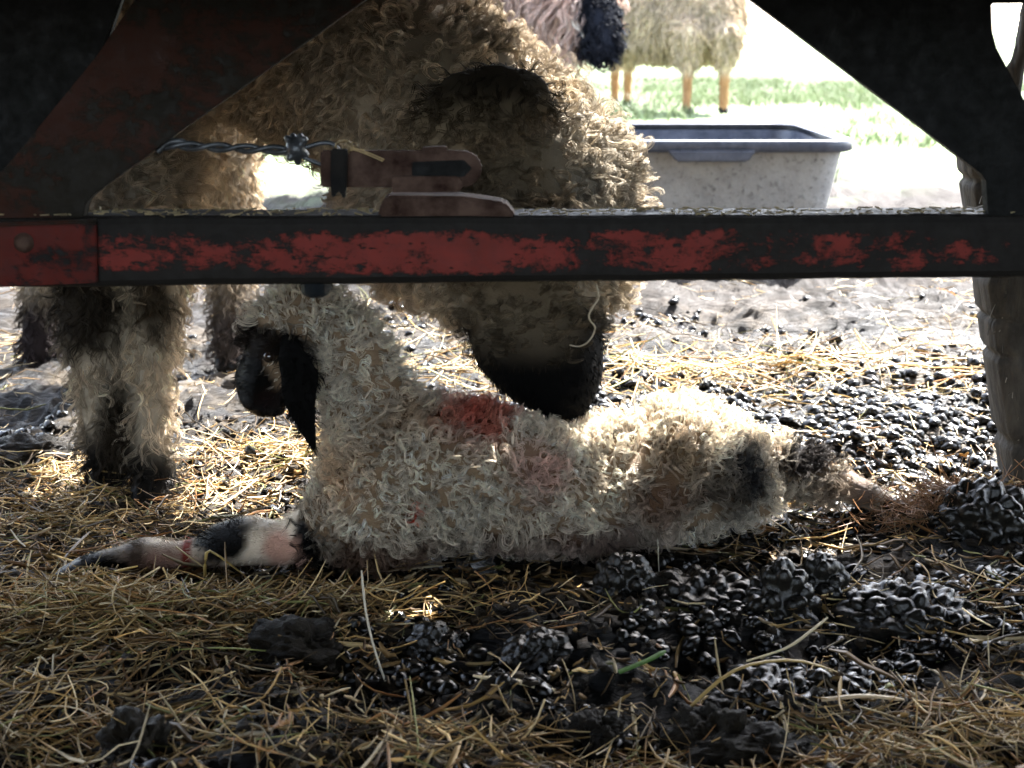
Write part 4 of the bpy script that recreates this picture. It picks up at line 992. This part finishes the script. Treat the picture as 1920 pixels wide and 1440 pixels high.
# ------------------------------------------------------------------ post at the right
def build_post():
    y = 1.62
    g = np.random.default_rng(6)
    t0, b0 = P(1840, 522, y), P(1893, 912, y)
    s = (t0 - b0) / (t0.z - b0.z)
    base = b0 + s * (-.04 - b0.z); top = b0 + s * (.43 - b0.z)
    o_ = empty("timber_post", (base.x + .05, y, 0)); tag(o_, "weathered grey timber post with cracks standing at the right edge", "post")
    bm = bmesh.new(); rings = []; n = 130
    prof = [(0, .002), (.003, -.012), (.016, -.022), (.045, -.028), (.09, -.03), (.125, -.026), (.135, -.01), (.135, .05), (.12, .07), (.02, .07), (.004, .05), (.0, .02)]
    m = 6
    for i in range(n + 1):
        c = base + (top - base) * i / n; ring = []
        for k in range(len(prof)):
            for j in range(m):
                a, b = prof[k], prof[(k + 1) % len(prof)]; u = a[0] + (b[0] - a[0]) * j / m; v = a[1] + (b[1] - a[1]) * j / m
                e = (fbm(np.array([u * 70.]), np.array([v * 70.]), np.array([c.z * 14]), 8, 3)[0] - .5) * .005
                notch = -.006 * max(0, math.sin(c.z * 95 + 2 * math.sin(c.z * 31))) ** 6 * (1 if u < .02 else .3)
                dx, dy = u - .065, v - .02; l = math.hypot(dx, dy)
                ring.append(bm.verts.new((c.x + u + dx / l * (e + notch), c.y + v + dy / l * (e + notch), c.z)))
        rings.append(ring)
    q = len(rings[0])
    for a, b in zip(rings, rings[1:]):
        for k in range(q): bm.faces.new((a[k], a[(k + 1) % q], b[(k + 1) % q], b[k]))
    bm.faces.new(rings[0]); bm.faces.new(rings[-1][::-1]); bmesh.ops.recalc_face_normals(bm, faces=bm.faces)
    me = bpy.data.meshes.new("trunk"); bm.to_mesh(me); bm.free(); link("post_shaft", me, M_post, o_)
    # splinters and hairs caught on the corner
    N = 90; z = g.uniform(.02, .55, N); c = np.array([list(b0 + s * (v - b0.z)) for v in z])
    d = np.stack([-g.random(N) * .8 - .1, -g.random(N), g.normal(size=N) * .5], -1)
    L = g.uniform(.004, .016, N); t = np.linspace(0, 1, 5)[None, :, None]
    p = c[:, None, :] + np.array([.004, -.008, 0]) + np.stack([g.random(N) * .03, -g.random(N) * .008, 0 * z], -1)[:, None, :] + d[:, None, :] * L[:, None, None] * t + np.array([0, 0, -.006]) * t * t
    strands_obj("splinters", p, np.full((N, 5), .0005), M_straw, o_, np.array([.22, .2, .17]) * g.uniform(.3, 1.3, (N, 1)))
def post_mat():
    b = NB("weathered_timber"); v = b.coords((1, 1, .18)); n = b.noise(55, 7, .7, v, .4); n2 = b.noise(24, 5, .7, b.coords())
    c = b.ramp(n, [(.36, (.006, .005, .004)), (.46, (.024, .020, .015)), (.62, (.050, .043, .034))])
    c = b.mixc(b.ramp(n2, [(.52, (0, 0, 0)), (.66, (.8,) * 3)]), c, (.014, .011, .008))
    pr = b.n("ShaderNodeBsdfPrincipled"); b.l(c, pr.inputs["Base Color"]); pr.inputs["Roughness"].default_value = .85
    b.l(b.bump(n, .8, .006), pr.inputs["Normal"]); b.l(pr.outputs[0], b.out.inputs[0]); return b.m
M_post = post_mat()
build_post()

def build_rail():
    y = 1.75; ch = [[(P(1850, 330, y), (.013, .012, .013)), (P(1893, 215, y), .012), (P(1906, 130, y), .010), (P(1930, 40, y), .012), (P(1960, -60, y), .013)], [(P(1906, 150, y), .008), (P(1893, 128, y), .005)]]
    m = blob("branch", ch, .003, 2); v, n, _ = mesh_arrays(m)
    m.vertices.foreach_set("co", (v + n * ((fbm(v[:, 0] * 60, v[:, 1] * 60, v[:, 2] * 25, 4, 3) - .5) * .010)[:, None]).astype(np.float32).ravel())
    tag(link("hanging_branch", m, M_post), "pale brown bare branch seen through the gap in the black steel gusset", "branch")
build_rail()
